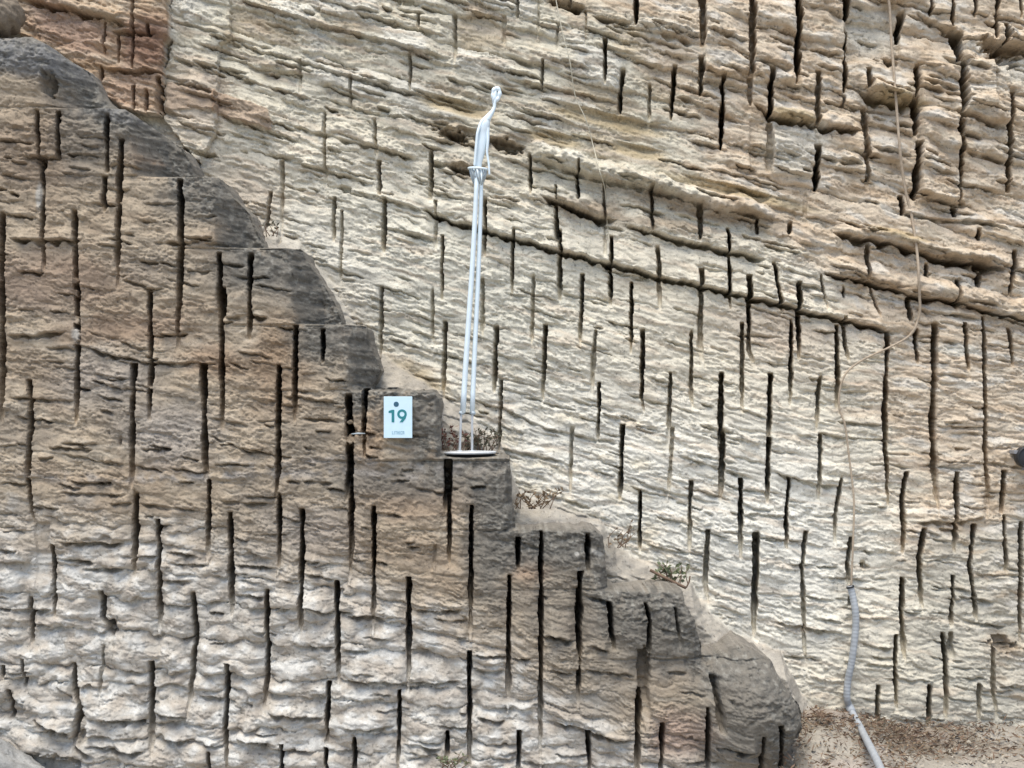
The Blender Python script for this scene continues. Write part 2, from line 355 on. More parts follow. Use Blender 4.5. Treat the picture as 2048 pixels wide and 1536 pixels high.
def roughen(pts):
    P = np.array(pts, dtype=float); seg = np.hypot(*np.diff(P, axis=0).T); t = np.concatenate([[0], np.cumsum(seg)])
    u = np.arange(0, t[-1], 3.0); x = np.interp(u, t, P[:, 0]); y = np.interp(u, t, P[:, 1])
    x = x + 5 * fbm(u / 60, u * 0 + 3.3, 5, 441, 0.6); y = y + 5 * fbm(u / 60, u * 0 + 8.8, 5, 451, 0.6)
    return list(zip(x.tolist(), y.tolist()))
COURSE_Y = [212, 351, 497, 650, 781, 922, 1061, 1180, 1318]

# ---------------------------------------------------------------- relief tools
class Wall:
    skew = 0.0            # the saw leaned a little to one side
    def __init__(s, xs, ys, dist):
        s.xs, s.ys, s.dist = xs, ys, dist
        s.X, s.Y = np.meshgrid(xs, ys)
        s.h = np.zeros(s.X.shape, F32)            # displacement away from the camera, metres
        s.g = np.zeros(s.X.shape, F32)            # depth of the saw cuts
        s.gm = np.zeros(s.X.shape, F32)
        s.gid = np.full(s.X.shape, -1, np.int32)
    def win(s, x0, x1, y0, y1):
        i0, i1 = np.searchsorted(s.xs, [x0, x1]); j0, j1 = np.searchsorted(s.ys, [y0, y1])
        return slice(j0, max(j1, j0 + 1)), slice(i0, max(i1, i0 + 1))
    def ledge(s, pts, gw, gd, lip, lh, seed):
        P = np.array(pts); x0, x1 = P[0, 0], P[-1, 0]
        W = s.win(x0 - 4, x1 + 4, P[:, 1].min() - lh * 2.2 - 10, P[:, 1].max() + gw * 6 + 14)
        X, Y = s.X[W], s.Y[W]
        if X.size == 0: return
        yl = np.interp(X, P[:, 0], P[:, 1]) + 5 * perlin(X / 34, X * 0 + seed * 3.7, 3) + 2.6 * fbm(X / 15, X * 0 + seed * 1.3, 3, 5, 0.6)
        d = Y - yl
        tl = min(0.25 * (x1 - x0), 42.0); tap = sstep(0, tl, X - x0) * sstep(0, tl, x1 - X)
        mod = np.clip(0.75 + 1.2 * perlin(X / 26, X * 0 + seed * 5.1, 8), 0.15, 1.5)
        gwv = gw * np.clip(0.85 + 1.3 * perlin(X / 17, X * 0 + seed * 2.9, 9), 0.25, 1.7) * tap ** 0.5
        if lip >= 0.05:                                # rounded roll of harder stone
            rl = lh * (0.85 + 0.5 * perlin(X / 30, X * 0 + seed * 4.3, 12))
            c = np.clip(1 - ((-d - rl * 0.42) / (rl * 0.55)) ** 2, 0, 1)
            lipv = 1.25 * lip * (0.75 + 0.25 * mod + 0.28 * perlin(X / 14, Y / 14, 13)) * tap * np.sqrt(c)
        else:
            lipv = 1.2 * lip * mod * tap * np.where(d < 0, np.exp(d / lh) * sstep(0.0, 2.5, -d), 0)
        if gd > 0.1: mod = 0.85 + 0.15 * mod
        gap = 1.25 * gd * tap * mod * (sstep(-0.5, 1.2, d) * (1 - sstep(gwv * 0.6, gwv * 1.3 + 1.5, d)))
        rec = 0.22 * gd * tap * np.where(d >= 0, np.exp(-d / (gw * 2.2)), 0)
        s.h[W] += (-lipv + np.maximum(gap, rec)).astype(F32)
    def cut(s, i, pts, wd, dep):
        P = np.array(pts); y0, y1 = P[0, 1], P[-1, 1]
        wd = wd * ((0.70 if s.dist == D_BACK else 0.80) + 0.22 * ((i * 53) % 17) / 17)
        if s.dist == D_BACK and (i * 29) % 10 < 4 and dep > 0.2 and P[0, 0] < 1800: dep = 0.19
        W = s.win(P[:, 0].min() - wd - 26, P[:, 0].max() + wd + 26, y0 - 6, y1 + 8)
        X, Y = s.X[W], s.Y[W]
        if X.size == 0 or min(X.shape) < 2: return False
        t = np.clip((Y - y0) / (y1 - y0), 0, 1)
        xc = np.interp(Y, P[:, 1], P[:, 0]) + 1.4 * perlin(Y / 40, Y * 0 + i * 1.7, 2) + 0.8 * perlin(Y / 11, Y * 0 + i * 2.3, 4)
        if s.dist == D_BACK and P[0, 0] > 1390 and P[0, 1] < 420 and P[-1, 1] > 40: wd = wd + 2; rag = 1.6; dep = 0.6 if dep > 0.2 else dep
        else: rag = 1.0
        jl = 1.7 * perlin(Y / 7, Y * 0 + i * 3.1, 6) + 2.0 * perlin(Y / 19, Y * 0 + i * 0.77, 7)
        jr = 1.7 * perlin(Y / 7, Y * 0 + i * 4.3 + 50, 6) + 2.0 * perlin(Y / 19, Y * 0 + i * 0.57 + 80, 7)
        nar = 1 - 0.45 * sstep(0.72, 1.0, t)
        nar = nar * np.clip(0.95 + 0.75 * perlin(Y / 48, Y * 0 + i * 2.9, 14), 0.55, 1.45); hl = np.maximum(wd / 2 * nar + jl * 0.9 * rag, 0.9); hr = np.maximum(wd / 2 * nar + jr * 0.9 * rag, 0.9)
        u = X - xc
        side = np.clip((P[0, 0] - 1024) / 700, -1, 1)      # worn lips
        fl = 1.0 + 0.6 * (1 + 0.9 * perlin(Y / 15, Y * 0 + i * 0.9, 10)); fr = fl + 1.2 * max(side, 0); fl = fl + 1.2 * max(-side, 0)
        m = sstep(-hl - fl, -hl + 0.9, u) ** 1.5 * (1 - sstep(hr - 0.9, hr + fr, u)) ** 1.5
        m = m * sstep(y0 - 2, y0 + (3 if i % 3 else 16), Y) * (1 - sstep(y1 - 6, y1 + 5, Y))
        fade = 0.14 if rag > 1 else 0.24 + 0.36 * ((i * 37) % 10) / 10
        prof = dep * np.clip((1 - t) / fade, 0, 1) ** 1.25 * (0.9 + 0.35 * perlin(Y / 13, Y * 0 + i * 1.1, 1))
        low_ = s.dist == D_FRONT and P[-1, 1] > 1080
        sh = (0.026 if low_ else 0.007) * np.exp(-(u / (15.0 if low_ else 9.0)) ** 2) * sstep(y0 - 10, y0 + 25, Y) * (1 - sstep(y1 - 10, y1 + 8, Y))
        s.h[W] += (sh * (1 - m)).astype(F32)
        G = m * np.maximum(prof, 0)
        up = G > s.g[W]
        s.g[W] = np.where(up, G, s.g[W]); s.gm[W] = np.maximum(s.gm[W], m)
        gi = s.gid[W]; gi[(m > 0.3) & up] = i; s.gid[W] = gi
        return True

def warped(X, Y, sc=1.0, seed=40):
    return X + sc * (26 * fbm(X / 90, Y / 60, 3, seed)), Y + sc * (18 * fbm(X / 80 + 7, Y / 50 + 3, 3, seed + 5))

def blob(X, Y, cx, cy, rx, ry, rot=0.0, soft=0.5):
    c, sn = math.cos(rot), math.sin(rot)
    a = ((X - cx) * c + (Y - cy) * sn) / rx; b = (-(X - cx) * sn + (Y - cy) * c) / ry
    return 1 - sstep(1 - soft, 1 + soft, np.sqrt(a * a + b * b))

def mixc(C, col, m):
    C += (np.array(col, F32) - C) * np.clip(m, 0, 1)[..., None].astype(F32)

def emit(wall, keep, lab, names, C, mat, root, extra=None):
    """cells of the relief grid -> one mesh per label, all children of root"""
    ny, nx = wall.X.shape
    d = wall.dist
    co = np.stack([(wall.X - 1024) * d / FPX + wall.skew * wall.g, d + wall.h, EYE - (wall.Y - HORIZON) * d / FPX], -1).reshape(-1, 3)
    C = C.reshape(-1, 3)
    idx = np.arange(ny * nx).reshape(ny, nx)
    q = np.stack([idx[:-1, :-1], idx[1:, :-1], idx[1:, 1:], idx[:-1, 1:]], -1)[keep]
    L = lab[keep]
    if extra is not None:
        eco, ecol, eq, el = extra(co, C, idx)
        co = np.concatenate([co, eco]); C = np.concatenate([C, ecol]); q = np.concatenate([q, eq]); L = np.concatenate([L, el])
    order = np.argsort(L, kind='stable'); q = q[order]; L = L[order]
    u, st = np.unique(L, return_index=True); st = list(st) + [len(L)]
    objs = {}
    for k, l in enumerate(u):
        qq = q[st[k]:st[k + 1]]
        vi, inv = np.unique(qq, return_inverse=True)
        c = co[vi]; ctr = c.mean(0)
        nm = names(int(l))
        me = np_mesh(nm, c - ctr, inv.reshape(-1, 4), C[vi], nm != 'saw_cut')
        objs[int(l)] = link(nm, me, mat, root, Vector(ctr.tolist()))
    return objs

STEP = 1.87
# ================================================================ BACK QUARRY WALL
xs = axis(-620, -24, 2072, 2680, STEP); ys = axis(-560, -24, 1500, 1640, STEP)
B = Wall(xs, ys, D_BACK); B.skew = 0.14
X, Y = B.X, B.Y
V = Y - 0.27 * X                                   # bedding coordinate, strata dip to the right
flat = sstep(1450, 1800, X) * sstep(620, 900, Y)   # lower corner: strata nearly level
Vb = V * (1 - flat) + (Y - 0.10 * X - 270) * flat
wx = X + 14 * fbm(X / 70, Y / 40, 2, 61); wv = Vb + 9 * fbm(X / 90, Y / 45, 3, 71) + 3.0 * perlin(X / 14, Y / 9, 77)
n1 = billow(wx / 120, wv / 30, 3, 21)
n2 = fbm(wx / 34, wv / 12, 3, 31, 0.55)
n3 = fbm(X / 8, wv / 5.0, 3, 41, 0.65)
n4 = fbm(X / 200, Y / 160, 3, 51)
vv = wv + 6 * fbm(X / 38, Y / 26, 3, 75)
bb1, bo1, bs1 = beds(X, vv + 7 * fbm(X / 30, Y / 24, 2, 74), 14, 50, 601, 70, 0.3)
hi = sstep(60, -30, V); lb, lo, ls = beds(X, wv + 5 * fbm(X / 45, Y / 22, 3, 76), 8, 72, 621, 150, 0.5)
bb1 = bb1 + (lb - bb1) * hi; bo1 = bo1 + (lo - bo1) * hi; bs1 = bs1 + (ls - bs1) * hi
bb2, bo2, bs2 = beds(X, vv + 8 * fbm(X / 20, Y / 15, 2, 79), 6, 20, 611, 34, 0.05)
patch = np.clip(0.5 + 1.5 * fbm(X / 90, Y / 60, 3, 97), 0.05, 1.3); bs2 = bs2 * patch; bo2 = bo2 * patch
crumb = billow(X / 19, (wv + 6 * n2) / 12, 4, 93, 0.65)
talus_line = np.array([(-700, -400), (300, 250), (380, 322), (520, 440), (600, 482), (660, 560), (740, 690), (880, 782), (1000, 880), (1040, 985), (1110, 1004), (1200, 1038), (1230, 1090),
                       (1300, 1130), (1380, 1160), (1400, 1200), (1460, 1260), (1560, 1300), (1600, 1380), (1650, 1446), (1720, 1476), (1830, 1474), (2048, 1452), (2700, 1440)])
TL = np.interp(X, talus_line[:, 0], talus_line[:, 1]) + 7 * fbm(X / 40, Y / 40, 3, 15)
below = Y - TL
dust = sstep(-4, 10, below)
# where the stone is rough and where it is smooth
rough_zone = np.clip(0.15 + 0.70 * sstep(140, -40, V) + 0.8 * blob(X, Y, 1720, 200, 420, 300, 0.2, 0.6) + 0.5 * blob(X, Y, 1900, 520, 330, 160, 0.2, 0.6) + 0.5 * blob(X, Y, 760, 330, 330, 130, 0.3, 0.6), 0.15, 1.35)
rough_zone *= 1 - 0.7 * blob(X, Y, 1200, 255, 260, 75, 0.27, 0.5)
rough_zone *= 1 - 0.8 * blob(X, Y, 1980, 10, 150, 60, 0.1, 0.3)
rough_zone *= 1 - 0.5 * blob(X, Y, 1930, 850, 160, 170, 0, 0.5)
rough_zone *= 1 - dust
clean = 1 - 0.9 * dust
sb = sstep(-0.25, 0.22, fbm(X / 240, wv / 38, 3, 99)); sb = 0.3 + 0.8 * sb
B.h += (-(0.055 * bs1 * (bb1 - 0.8) + 0.050 * bo1) * rough_zone - sb * (0.017 * bs2 * (bb2 - 0.8) + 0.013 * bo2) * (0.12 + 0.8 * rough_zone) * clean
        - 0.022 * (n1 - 0.9) * clean - sb * 0.018 * n2 * clean - sb * 0.0120 * (crumb - 1.0) * (1.3 - 0.5 * patch) * clean - sb * 0.0062 * n3 * (0.7 + 0.4 * rough_zone) * (1 - 0.7 * dust) - 0.04 * n4).astype(F32)
# smooth scooped hollows under harder bands
for (cx, cy, rx, ry, dp) in ((905, 212, 75, 15, .06), (1110, 277, 58, 14, .06), (1205, 238, 125, 16, .05), (1275, 302, 52, 13, .05), (1480, 385, 150, 10, .04), (1330, 262, 60, 10, .03)):
    r = math.atan(0.24); c, sn = math.cos(r), math.sin(r)
    a = ((X - cx) * c + (Y - cy) * sn) / rx; b = (-(X - cx) * sn + (Y - cy) * c) / ry
    m = np.where(np.abs(a) < 1, np.clip(1 - a * a, 0, 1), 0)
    B.h += (dp * m * sstep(-1.0, -0.86, b) * np.clip((1.1 - b) / 2.0, 0, 1)).astype(F32)
# ragged eroded holes
for (cx, cy, rx, ry, dp) in ((905, 268, 34, 12, .10), (1012, 292, 34, 15, .12), (925, 338, 26, 12, .08), (935, 262, 20, 9, .06), (1130, 8, 34, 10, .1), (2006, 1288, 26, 16, .08), (1985, 96, 34, 22, .1),
                         (1730, 1133, 12, 6, .06), (2005, 108, 40, 26, .1), (690, 378, 12, 8, .06), (808, 1, 30, 8, .06), (1905, 520, 30, 10, .07), (1960, 535, 26, 12, .08)):
    e = np.sqrt(((X - cx) / rx) ** 2 + ((Y - cy - 0.25 * (X - cx)) / ry) ** 2) + 0.55 * fbm(X / 13, Y / 9, 2, 91)
    B.h += (dp * (1 - sstep(0.75, 1.05, e))).astype(F32)
# protruding red mass at the upper corner and the pillar beside it
red_poly = [(-700, -600), (344, -600), (346, 40), (347, 84), (336, 92), (334, 150), (328, 236), (250, 226), (180, 190), (100, 100), (-700, -300)]
pil_poly = [(344, -600), (463, -600), (462, 78), (440, 90), (436, 260), (400, 330), (330, 240), (334, 150), (347, 84)]
wx2, wy2 = X + 5 * fbm(X / 22, Y / 16, 2, 14), Y + 4 * fbm(X / 26, Y / 22, 2, 13)
red = in_poly(wx2, wy2, red_poly); pil = in_poly(wx2, wy2, pil_poly)
B.h -= (0.14 * red + 0.05 * pil).astype(F32)
B.h -= (red * 0.04 * (billow(X / 60, V / 24, 3, 23) - 0.9)).astype(F32)
blk = in_poly(wx2, wy2, [(432, 186), (540, 218), (548, 262), (430, 228)]); B.h -= (0.035 * blk).astype(F32)
blk2 = in_poly(wx2, wy2, [(338, 168), (436, 184), (436, 222), (336, 222)]); B.h -= (0.02 * blk2).astype(F32)
# columns between cuts in the upper corner stand at different depths
for (xa, xb, ya, yb, dp) in ((1407, 1500, -600, 150, -.05), (1505, 1592, -600, 165, -.07), (1600, 1690, -600, 185, -.04), (1740, 1830, 200, 400, .03), (1842, 1920, 130, 400, -.05), (1930, 2020, 120, 245, -.04), (1695, 1800, 10, 120, .05),
                          (1500, 1540, 235, 345, .03), (1545, 1632, 255, 350, -.03), (1640, 1730, 260, 380, -.02), (1930, 1985, 70, 215, -.05), (1790, 1905, -600, 55, -.02), (1870, 1970, 640, 1040, -.02), (1776, 1868, 665, 1020, .02)):
    B.h += (dp * sstep(xa - 3, xa + 3, X) * sstep(xb + 3, xb - 3, X) * sstep(ya - 6, ya + 6, wv + 0.27 * X) * sstep(yb + 6, yb - 6, Y)).astype(F32)
for i, l in enumerate(parse_ledges(BACK_LEDGES)): B.ledge(*l, seed=i + 1)
for i in range(720):                                # short broken seams everywhere between the long ones
    cx = random.uniform(330, 2070); cy = random.uniform(-20, 1440); L = random.uniform(22, 120)
    up = (cy - 0.27 * cx) < 100
    dip = 0.27 if (cx < 1500 or cy < 650) else 0.09
    dip += random.uniform(-.05, .05)
    k = 1.0 if up else 0.5
    B.ledge([(cx - L / 2, cy - dip * L / 2), (cx + L / 2, cy + dip * L / 2)], random.uniform(2.2, 4.6), k * random.uniform(.03, .09), k * random.uniform(.008, .03), random.uniform(8, 18), 100 + i)
# loose dust banked against the foot of the wall
B.h = B.h * (1 - dust) + dust * (0.4 * B.h - np.clip(below * 0.0024 * 1.6, 0, 0.19) + 0.012 * fbm(X / 22, Y / 12, 4, 88)).astype(F32)
def more_cuts(x0, x1, y0, y1, seed):
    r = random.Random(seed); out = []; x = x0; k = 0
    while x < x1:
        y = y0 + (k % 3) * 55 + r.uniform(-15, 15)
        while y < y1:
            L = r.uniform(110, 240); out.append(([(x + r.uniform(-4, 4), y), (x + r.uniform(-5, 5), y + L)], r.uniform(8, 11), r.choice((.42, .42, .19)))); y += L + r.uniform(40, 120)
        x += r.uniform(60, 90); k += 1
    return out
bc = parse_cuts(BACK_CUTS) + more_cuts(2090, 2480, -200, 1350, 3) + more_cuts(420, 2060, -330, -190, 4)
for i, (p, wd, dp) in enumerate(bc): B.cut(i, p, wd, dp)
B.h = B.h * (1 - 0.6 * B.gm) + B.g

# colour of the stone (what stays when the light moves)
C = np.empty(X.shape + (3,), F32); C[:] = (0.67, 0.61, 0.49)
Xw, Yw = warped(X, Y)
big = fbm(X / 260, Y / 130, 4, 201)
streak = fbm(wx / 150, wv / 13, 4, 211)
streak2 = fbm(wx / 70, wv / 26, 3, 221)
GREY, TAN, OCHRE, RED, PINK, BROWN = (0.41, 0.39, 0.33), (0.57, 0.45, 0.33), (0.42, 0.325, 0.185), (0.42, 0.285, 0.175), (0.48, 0.375, 0.285), (0.30, 0.215, 0.135)
tan_line = np.interp(Yw, [-600, 0, 100, 250, 420, 520, 600, 800, 1000, 1150, 1300, 1640], [1130, 1180, 1280, 1400, 1440, 1580, 1650, 1740, 1780, 1880, 2000, 2100])
tanm = sstep(-70, 90, Xw - tan_line + 90 * streak + 120 * big)
mixc(C, (0.55, 0.505, 0.40), 0.8 * sstep(110, 20, V + 30 * big))                              # duller above the thick band
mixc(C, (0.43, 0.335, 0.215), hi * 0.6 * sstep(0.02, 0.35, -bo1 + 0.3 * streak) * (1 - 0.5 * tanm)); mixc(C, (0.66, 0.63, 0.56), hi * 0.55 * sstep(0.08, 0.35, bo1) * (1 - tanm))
mixc(C, TAN, tanm * (0.70 + 0.4 * streak))
mixc(C, (0.50, 0.465, 0.385), sstep(-40, 60, Xw - np.interp(Yw, [900, 1100, 1500], [2400, 1830, 1780])) * 0.8)   # grey beige corner
mixc(C, (0.72, 0.69, 0.61), 0.8 * blob(Xw, Yw, 1250, 960, 420, 170, 0.35, 0.7) * sstep(-0.35, 0.25, streak2 + 0.2))
mixc(C, (0.72, 0.69, 0.61), 0.7 * blob(Xw, Yw, 1560, 1120, 180, 240, 0.1, 0.7))
mixc(C, (0.62, 0.605, 0.52), 0.5 * blob(Xw, Yw, 900, 560, 300, 170, 0.3, 0.7))
mixc(C, GREY, 0.55 * sstep(0.05, 0.4, streak) * sstep(160, -20, V) * (1 - tanm))
mixc(C, BROWN, 0.45 * sstep(0.22, 0.5, streak2) * sstep(120, -60, V))
mixc(C, TAN, 0.4 * sstep(0.12, 0.42, streak) * (1 - tanm))
mixc(C, (0.50, 0.385, 0.265), 0.6 * sstep(0.15, 0.5, streak2 + 0.3 * streak) * tanm)
mixc(C, (0.62, 0.575, 0.50), 0.75 * sstep(0.12, 0.4, -streak2 - 0.2 * big) * tanm)
mixc(C, (0.62, 0.585, 0.50), 0.7 * blob(Xw, Yw, 1590, 300, 60, 45, 0.3, 0.5) + 0.7 * blob(Xw, Yw, 1740, 60, 60, 50, 0.2, 0.5) + 0.8 * blob(Xw, Yw, 1915, 702, 45, 14, 0.1, 0.5) + 0.6 * blob(Xw, Yw, 1620, 560, 60, 34, 0.3, 0.6) + 0.7 * blob(Xw, Yw, 2030, 140, 40, 22, 0, 0.5))
for (cx, cy, rx, ry) in ((905, 212, 75, 15), (1110, 277, 56, 14), (1205, 238, 125, 17), (1275, 302, 52, 14), (1480, 385, 150, 12), (1800, 470, 60, 8), (1800, 198, 50, 14), (1590, 232, 50, 10)):
    mixc(C, OCHRE, 0.75 * blob(X, Y, cx, cy, rx, ry, 0.235, 0.35))
for (cx, cy, rx, ry) in ((1160, 420, 90, 12), (1500, 430, 60, 14), (1800, 575, 160, 14), (1900, 520, 120, 14), (910, 268, 44, 16), (1010, 290, 44, 18), (925, 338, 36, 14), (1140, 10, 46, 12), (2010, 1286, 32, 22), (1210, 415, 40, 14), (1340, 452, 60, 16), (1300, 395, 110, 12), (1440, 430, 100, 12)):
    mixc(C, BROWN, 0.6 * blob(Xw, Yw, cx, cy, rx, ry, 0.235, 0.7))
mixc(C, PINK, 0.35 * blob(Xw, Yw, 1530, 650, 110, 40, 0.15, 0.6) + 0.25 * blob(Xw, Yw, 1600, 690, 130, 60, 0.1, 0.6))
mixc(C, (0.46, 0.37, 0.24), 0.8 * blob(Xw, Yw, 830, 760, 70, 26, 0.35, 0.5) + 0.35 * blob(Xw, Yw, 1300, 570, 60, 20, 0.2, 0.6))
mixc(C, PINK, 0.55 * blob(Xw, Yw, 390, 200, 70, 80, 0, 0.5) + 0.6 * blob(Xw, Yw, 640, 620, 60, 130, -0.7, 0.6) + 0.45 * blob(Xw, Yw, 480, 390, 90, 60, 0.5, 0.6))
mixc(C, (0.36, 0.25, 0.17), 0.75 * blk + 0.6 * blk2)
mixc(C, RED, (0.9 * red).astype(F32) * (0.85 + 0.5 * streak))
mixc(C, (0.47, 0.32, 0.235), red * 0.8 * blob(Xw, Yw, 150, 70, 80, 40, 0.5, 0.6) + red * 0.5 * blob(Xw, Yw, 260, 190, 60, 40, 0, 0.5))
mixc(C, (0.21, 0.115, 0.08), red * 0.8 * blob(Xw, Yw, 300, 100, 50, 60, 0, 0.6))
mixc(C, (0.38, 0.345, 0.295), dust * 0.85)
mixc(C, (0.28, 0.255, 0.22), dust * sstep(0.0, 0.4, fbm(X / 60, Y / 30, 3, 231)) * 0.7)
mixc(C, (0.60, 0.565, 0.485), 0.6 * blob(Xw, Yw, 700, 560, 60, 110, -0.6, 0.5) + 0.5 * blob(Xw, Yw, 590, 460, 60, 40, 0.4, 0.5))
C = np.clip(C * (1 + 0.16 * n3 * 0.6)[..., None], 0.02, 0.8)

# split into beds, the red mass, the dust bank and every saw cut
cellx, celly = X[:-1, :-1] + STEP / 2, Y[:-1, :-1] + STEP / 2
hid = in_poly(cellx, celly, STAIR_POLY)
dS = dist_line(cellx, celly, STAIR)
keepB = ~(hid & (dS > 80))
Vc = V[:-1, :-1] + 6 * fbm(cellx / 60, celly / 60, 2, 5)
lab = np.digitize(Vc, [-130, -40, 27, 104, 190, 330, 500]).astype(np.int32)
lab = np.where(dust[:-1, :-1] > 0.5, 20, lab); lab = np.where(pil[:-1, :-1], 21, lab); lab = np.where(red[:-1, :-1], 22, lab)
gmax = np.maximum(np.maximum(B.gid[:-1, :-1], B.gid[1:, :-1]), np.maximum(B.gid[:-1, 1:], B.gid[1:, 1:]))
lab = np.where(gmax >= 0, 1000 + gmax, lab)
back = empty('quarry_wall', (0, D_BACK, 0))
tag(back, 'tall pale sawn rock face with slanting beds rising behind the stair-shaped wall', 'quarry wall')
def bname(l):
    return 'saw_cut' if l >= 1000 else {20: 'dust_bank', 21: 'rock_pillar', 22: 'rock_block'}.get(l, 'rock_bed')
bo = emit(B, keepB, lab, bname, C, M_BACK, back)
for k, t in ((20, 'smooth pale dust bank along the foot of the rock face'), (21, 'pinkish rock pillar beside the red block'), (22, 'reddish brown rock block')):
    if k in bo: bo[k]['label'] = t
del C, n1, n2, n3, n4, streak, streak2, big, Xw, Yw, wx, wv, Vb, V, TL, below, dust, rough_zone

# ================================================================ STEPPED WALL IN FRONT
xs = axis(-620, -24, 1630, 1640, STEP); ys = axis(-120, 50, 1560, 1640, STEP)
A = Wall(xs, ys, D_FRONT); A.skew = -0.04
X, Y = A.X, A.Y
low = sstep(-60, 140, Y - np.interp(X, [-100, 0, 300, 500, 800, 1000, 1200, 1400, 1640], [1000, 1020, 1040, 1075, 1170, 1280, 1400, 1480, 1560]) + 60 * fbm(X / 150, Y / 80, 3, 301))
V = Y - 0.06 * X - 0.16 * X * (1 - low) * 0.5
wx = X + 12 * fbm(X / 60, Y / 40, 2, 311); wv = V + 9 * fbm(X / 80, Y / 40, 3, 321) + 3.0 * perlin(X / 13, Y / 9, 327)
f1 = billow(wx / 110, wv / 44, 3, 331); f2 = fbm(wx / 36, wv / 13, 3, 341, 0.55); f3 = fbm(X / 8, wv / 5.4, 3, 351, 0.65); f4 = fbm(X / 220, Y / 200, 3, 361)
vv = wv + 7 * fbm(X / 40, Y / 30, 3, 335)
bb1, bo1, bs1 = beds(X, vv + 8 * fbm(X / 30, Y / 24, 2, 336), 30, 92, 701, 80, 0.55)
bb2, bo2, bs2 = beds(X, vv + 8 * fbm(X / 20, Y / 15, 2, 339), 7, 22, 711, 34, 0.08)
patch = np.clip(0.5 + 1.5 * fbm(X / 80, Y / 60, 3, 347), 0.05, 1.3); bs2 = bs2 * patch; bo2 = bo2 * patch
crumb = billow(X / 18, (wv + 4 * f2) / 10, 3, 353, 0.6)
dE = dist_line(X, Y, STAIR)
capz = 1 - sstep(22, 85, dE + 45 * fbm(X / 50, Y / 40, 3, 371))       # tooled, lichen covered edges of the steps
sm = 1 - 0.3 * capz
sb = 0.35 + 0.75 * sstep(-0.25, 0.22, fbm(X / 200, wv / 50, 3, 367))
lump = billow((X + 10 * fbm(X / 40, Y / 40, 2, 373)) / 105, (Y + 10 * fbm(X / 50, Y / 30, 2, 375)) / 74, 2, 377, 0.4)
A.h -= (0.055 * low * (lump - 0.75) * (1 - capz)).astype(F32)
sb = sb * (1 - 0.2 * low)
A.h += (-((0.012 + 0.062 * low) * bs1 * (bb1 - 0.8) + (0.010 + 0.030 * low) * bo1) * sm - ((0.015 - 0.009 * low) * bs2 * (bb2 - 0.8) + 0.010 * bo2) * sm
        - 0.018 * (f1 - 0.9) * sm - (0.018 - 0.006 * low) * f2 * sm * sb - sb * 0.011 * (crumb - 1.0) * (1.25 - 0.5 * patch) * (0.5 + 0.5 * sm) - sb * 0.0075 * f3 - 0.02 * capz * fbm(X / 24, Y / 20, 4, 357) - 0.03 * f4).astype(F32)
for i, l in enumerate(parse_ledges(FRONT_LEDGES)): A.ledge(*l, seed=i + 300)
for i in range(520):
    cx = random.uniform(-20, 1560); cy = random.uniform(220, 1530); L = random.uniform(20, 90)
    if dE[min(np.searchsorted(ys, cy), len(ys) - 1), min(np.searchsorted(xs, cx), len(xs) - 1)] < 55: continue
    if cy > 1150 and i % 3: continue
    dip = random.uniform(0.0, 0.22) if cy < 1050 else random.uniform(-.04, .1)
    A.ledge([(cx - L / 2, cy - dip * L / 2), (cx + L / 2, cy + dip * L / 2)], random.uniform(2.2, 4.4), random.uniform(.02, .065), random.uniform(.006, .022), random.uniform(8, 18), 500 + i)
# course joints: thin offsets where one lift of stone was sawn from the next
for i, (yj, xe) in enumerate(zip(COURSE_Y, (300, 400, 590, 720, 870, 1010, 1200, 1360, 1500))):
    j = Y - yj - 3 * fbm(X / 60, Y * 0 + i, 2, 381)
    A.h += ((0.012 * sstep(-2, 2, j) - 0.012 * sstep(2, 60, j) + 0.02 * (np.abs(j) < 2.2) * (0.5 + fbm(X / 50, Y * 0 + i * 3.0, 2, 385))) * sstep(-500, -100, X - xe)).astype(F32)
# end faces of the upper steps turn away from the viewer
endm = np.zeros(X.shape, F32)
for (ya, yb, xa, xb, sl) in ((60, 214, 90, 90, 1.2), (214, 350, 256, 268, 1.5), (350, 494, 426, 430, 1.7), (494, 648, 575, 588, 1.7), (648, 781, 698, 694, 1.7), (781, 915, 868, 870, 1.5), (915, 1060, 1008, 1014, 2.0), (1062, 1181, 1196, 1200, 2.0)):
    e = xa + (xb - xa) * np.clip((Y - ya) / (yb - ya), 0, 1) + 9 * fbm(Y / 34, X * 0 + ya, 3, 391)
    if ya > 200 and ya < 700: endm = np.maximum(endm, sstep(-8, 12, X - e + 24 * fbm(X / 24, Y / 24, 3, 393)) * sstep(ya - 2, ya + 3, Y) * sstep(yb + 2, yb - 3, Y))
    A.h += (np.clip((X - e) * sl, 0, 85) * D_FRONT / FPX * sstep(ya - 2, ya + 3, Y) * sstep(yb + 2, yb - 3, Y)).astype(F32)
# worn round nose of the lowest step and of the top
for (cx, cy, rx, ry, dp) in ((1500, 1420, 120, 130, .22), (40, 120, 150, 70, .03), (1300, 1250, 120, 90, .05)):
    A.h -= (dp * (1 - np.clip(((X - cx) / rx) ** 2 + ((Y - cy) / ry) ** 2, 0, 1))).astype(F32)
r = np.where(X > 1390, 34.0, np.where((X < 215), 26.0, 7.0)).astype(F32)
q = np.clip(1 - dE / r, 0, 1); A.h += (r * (1 - np.sqrt(1 - q * q * 0.98)) * D_FRONT / FPX).astype(F32)
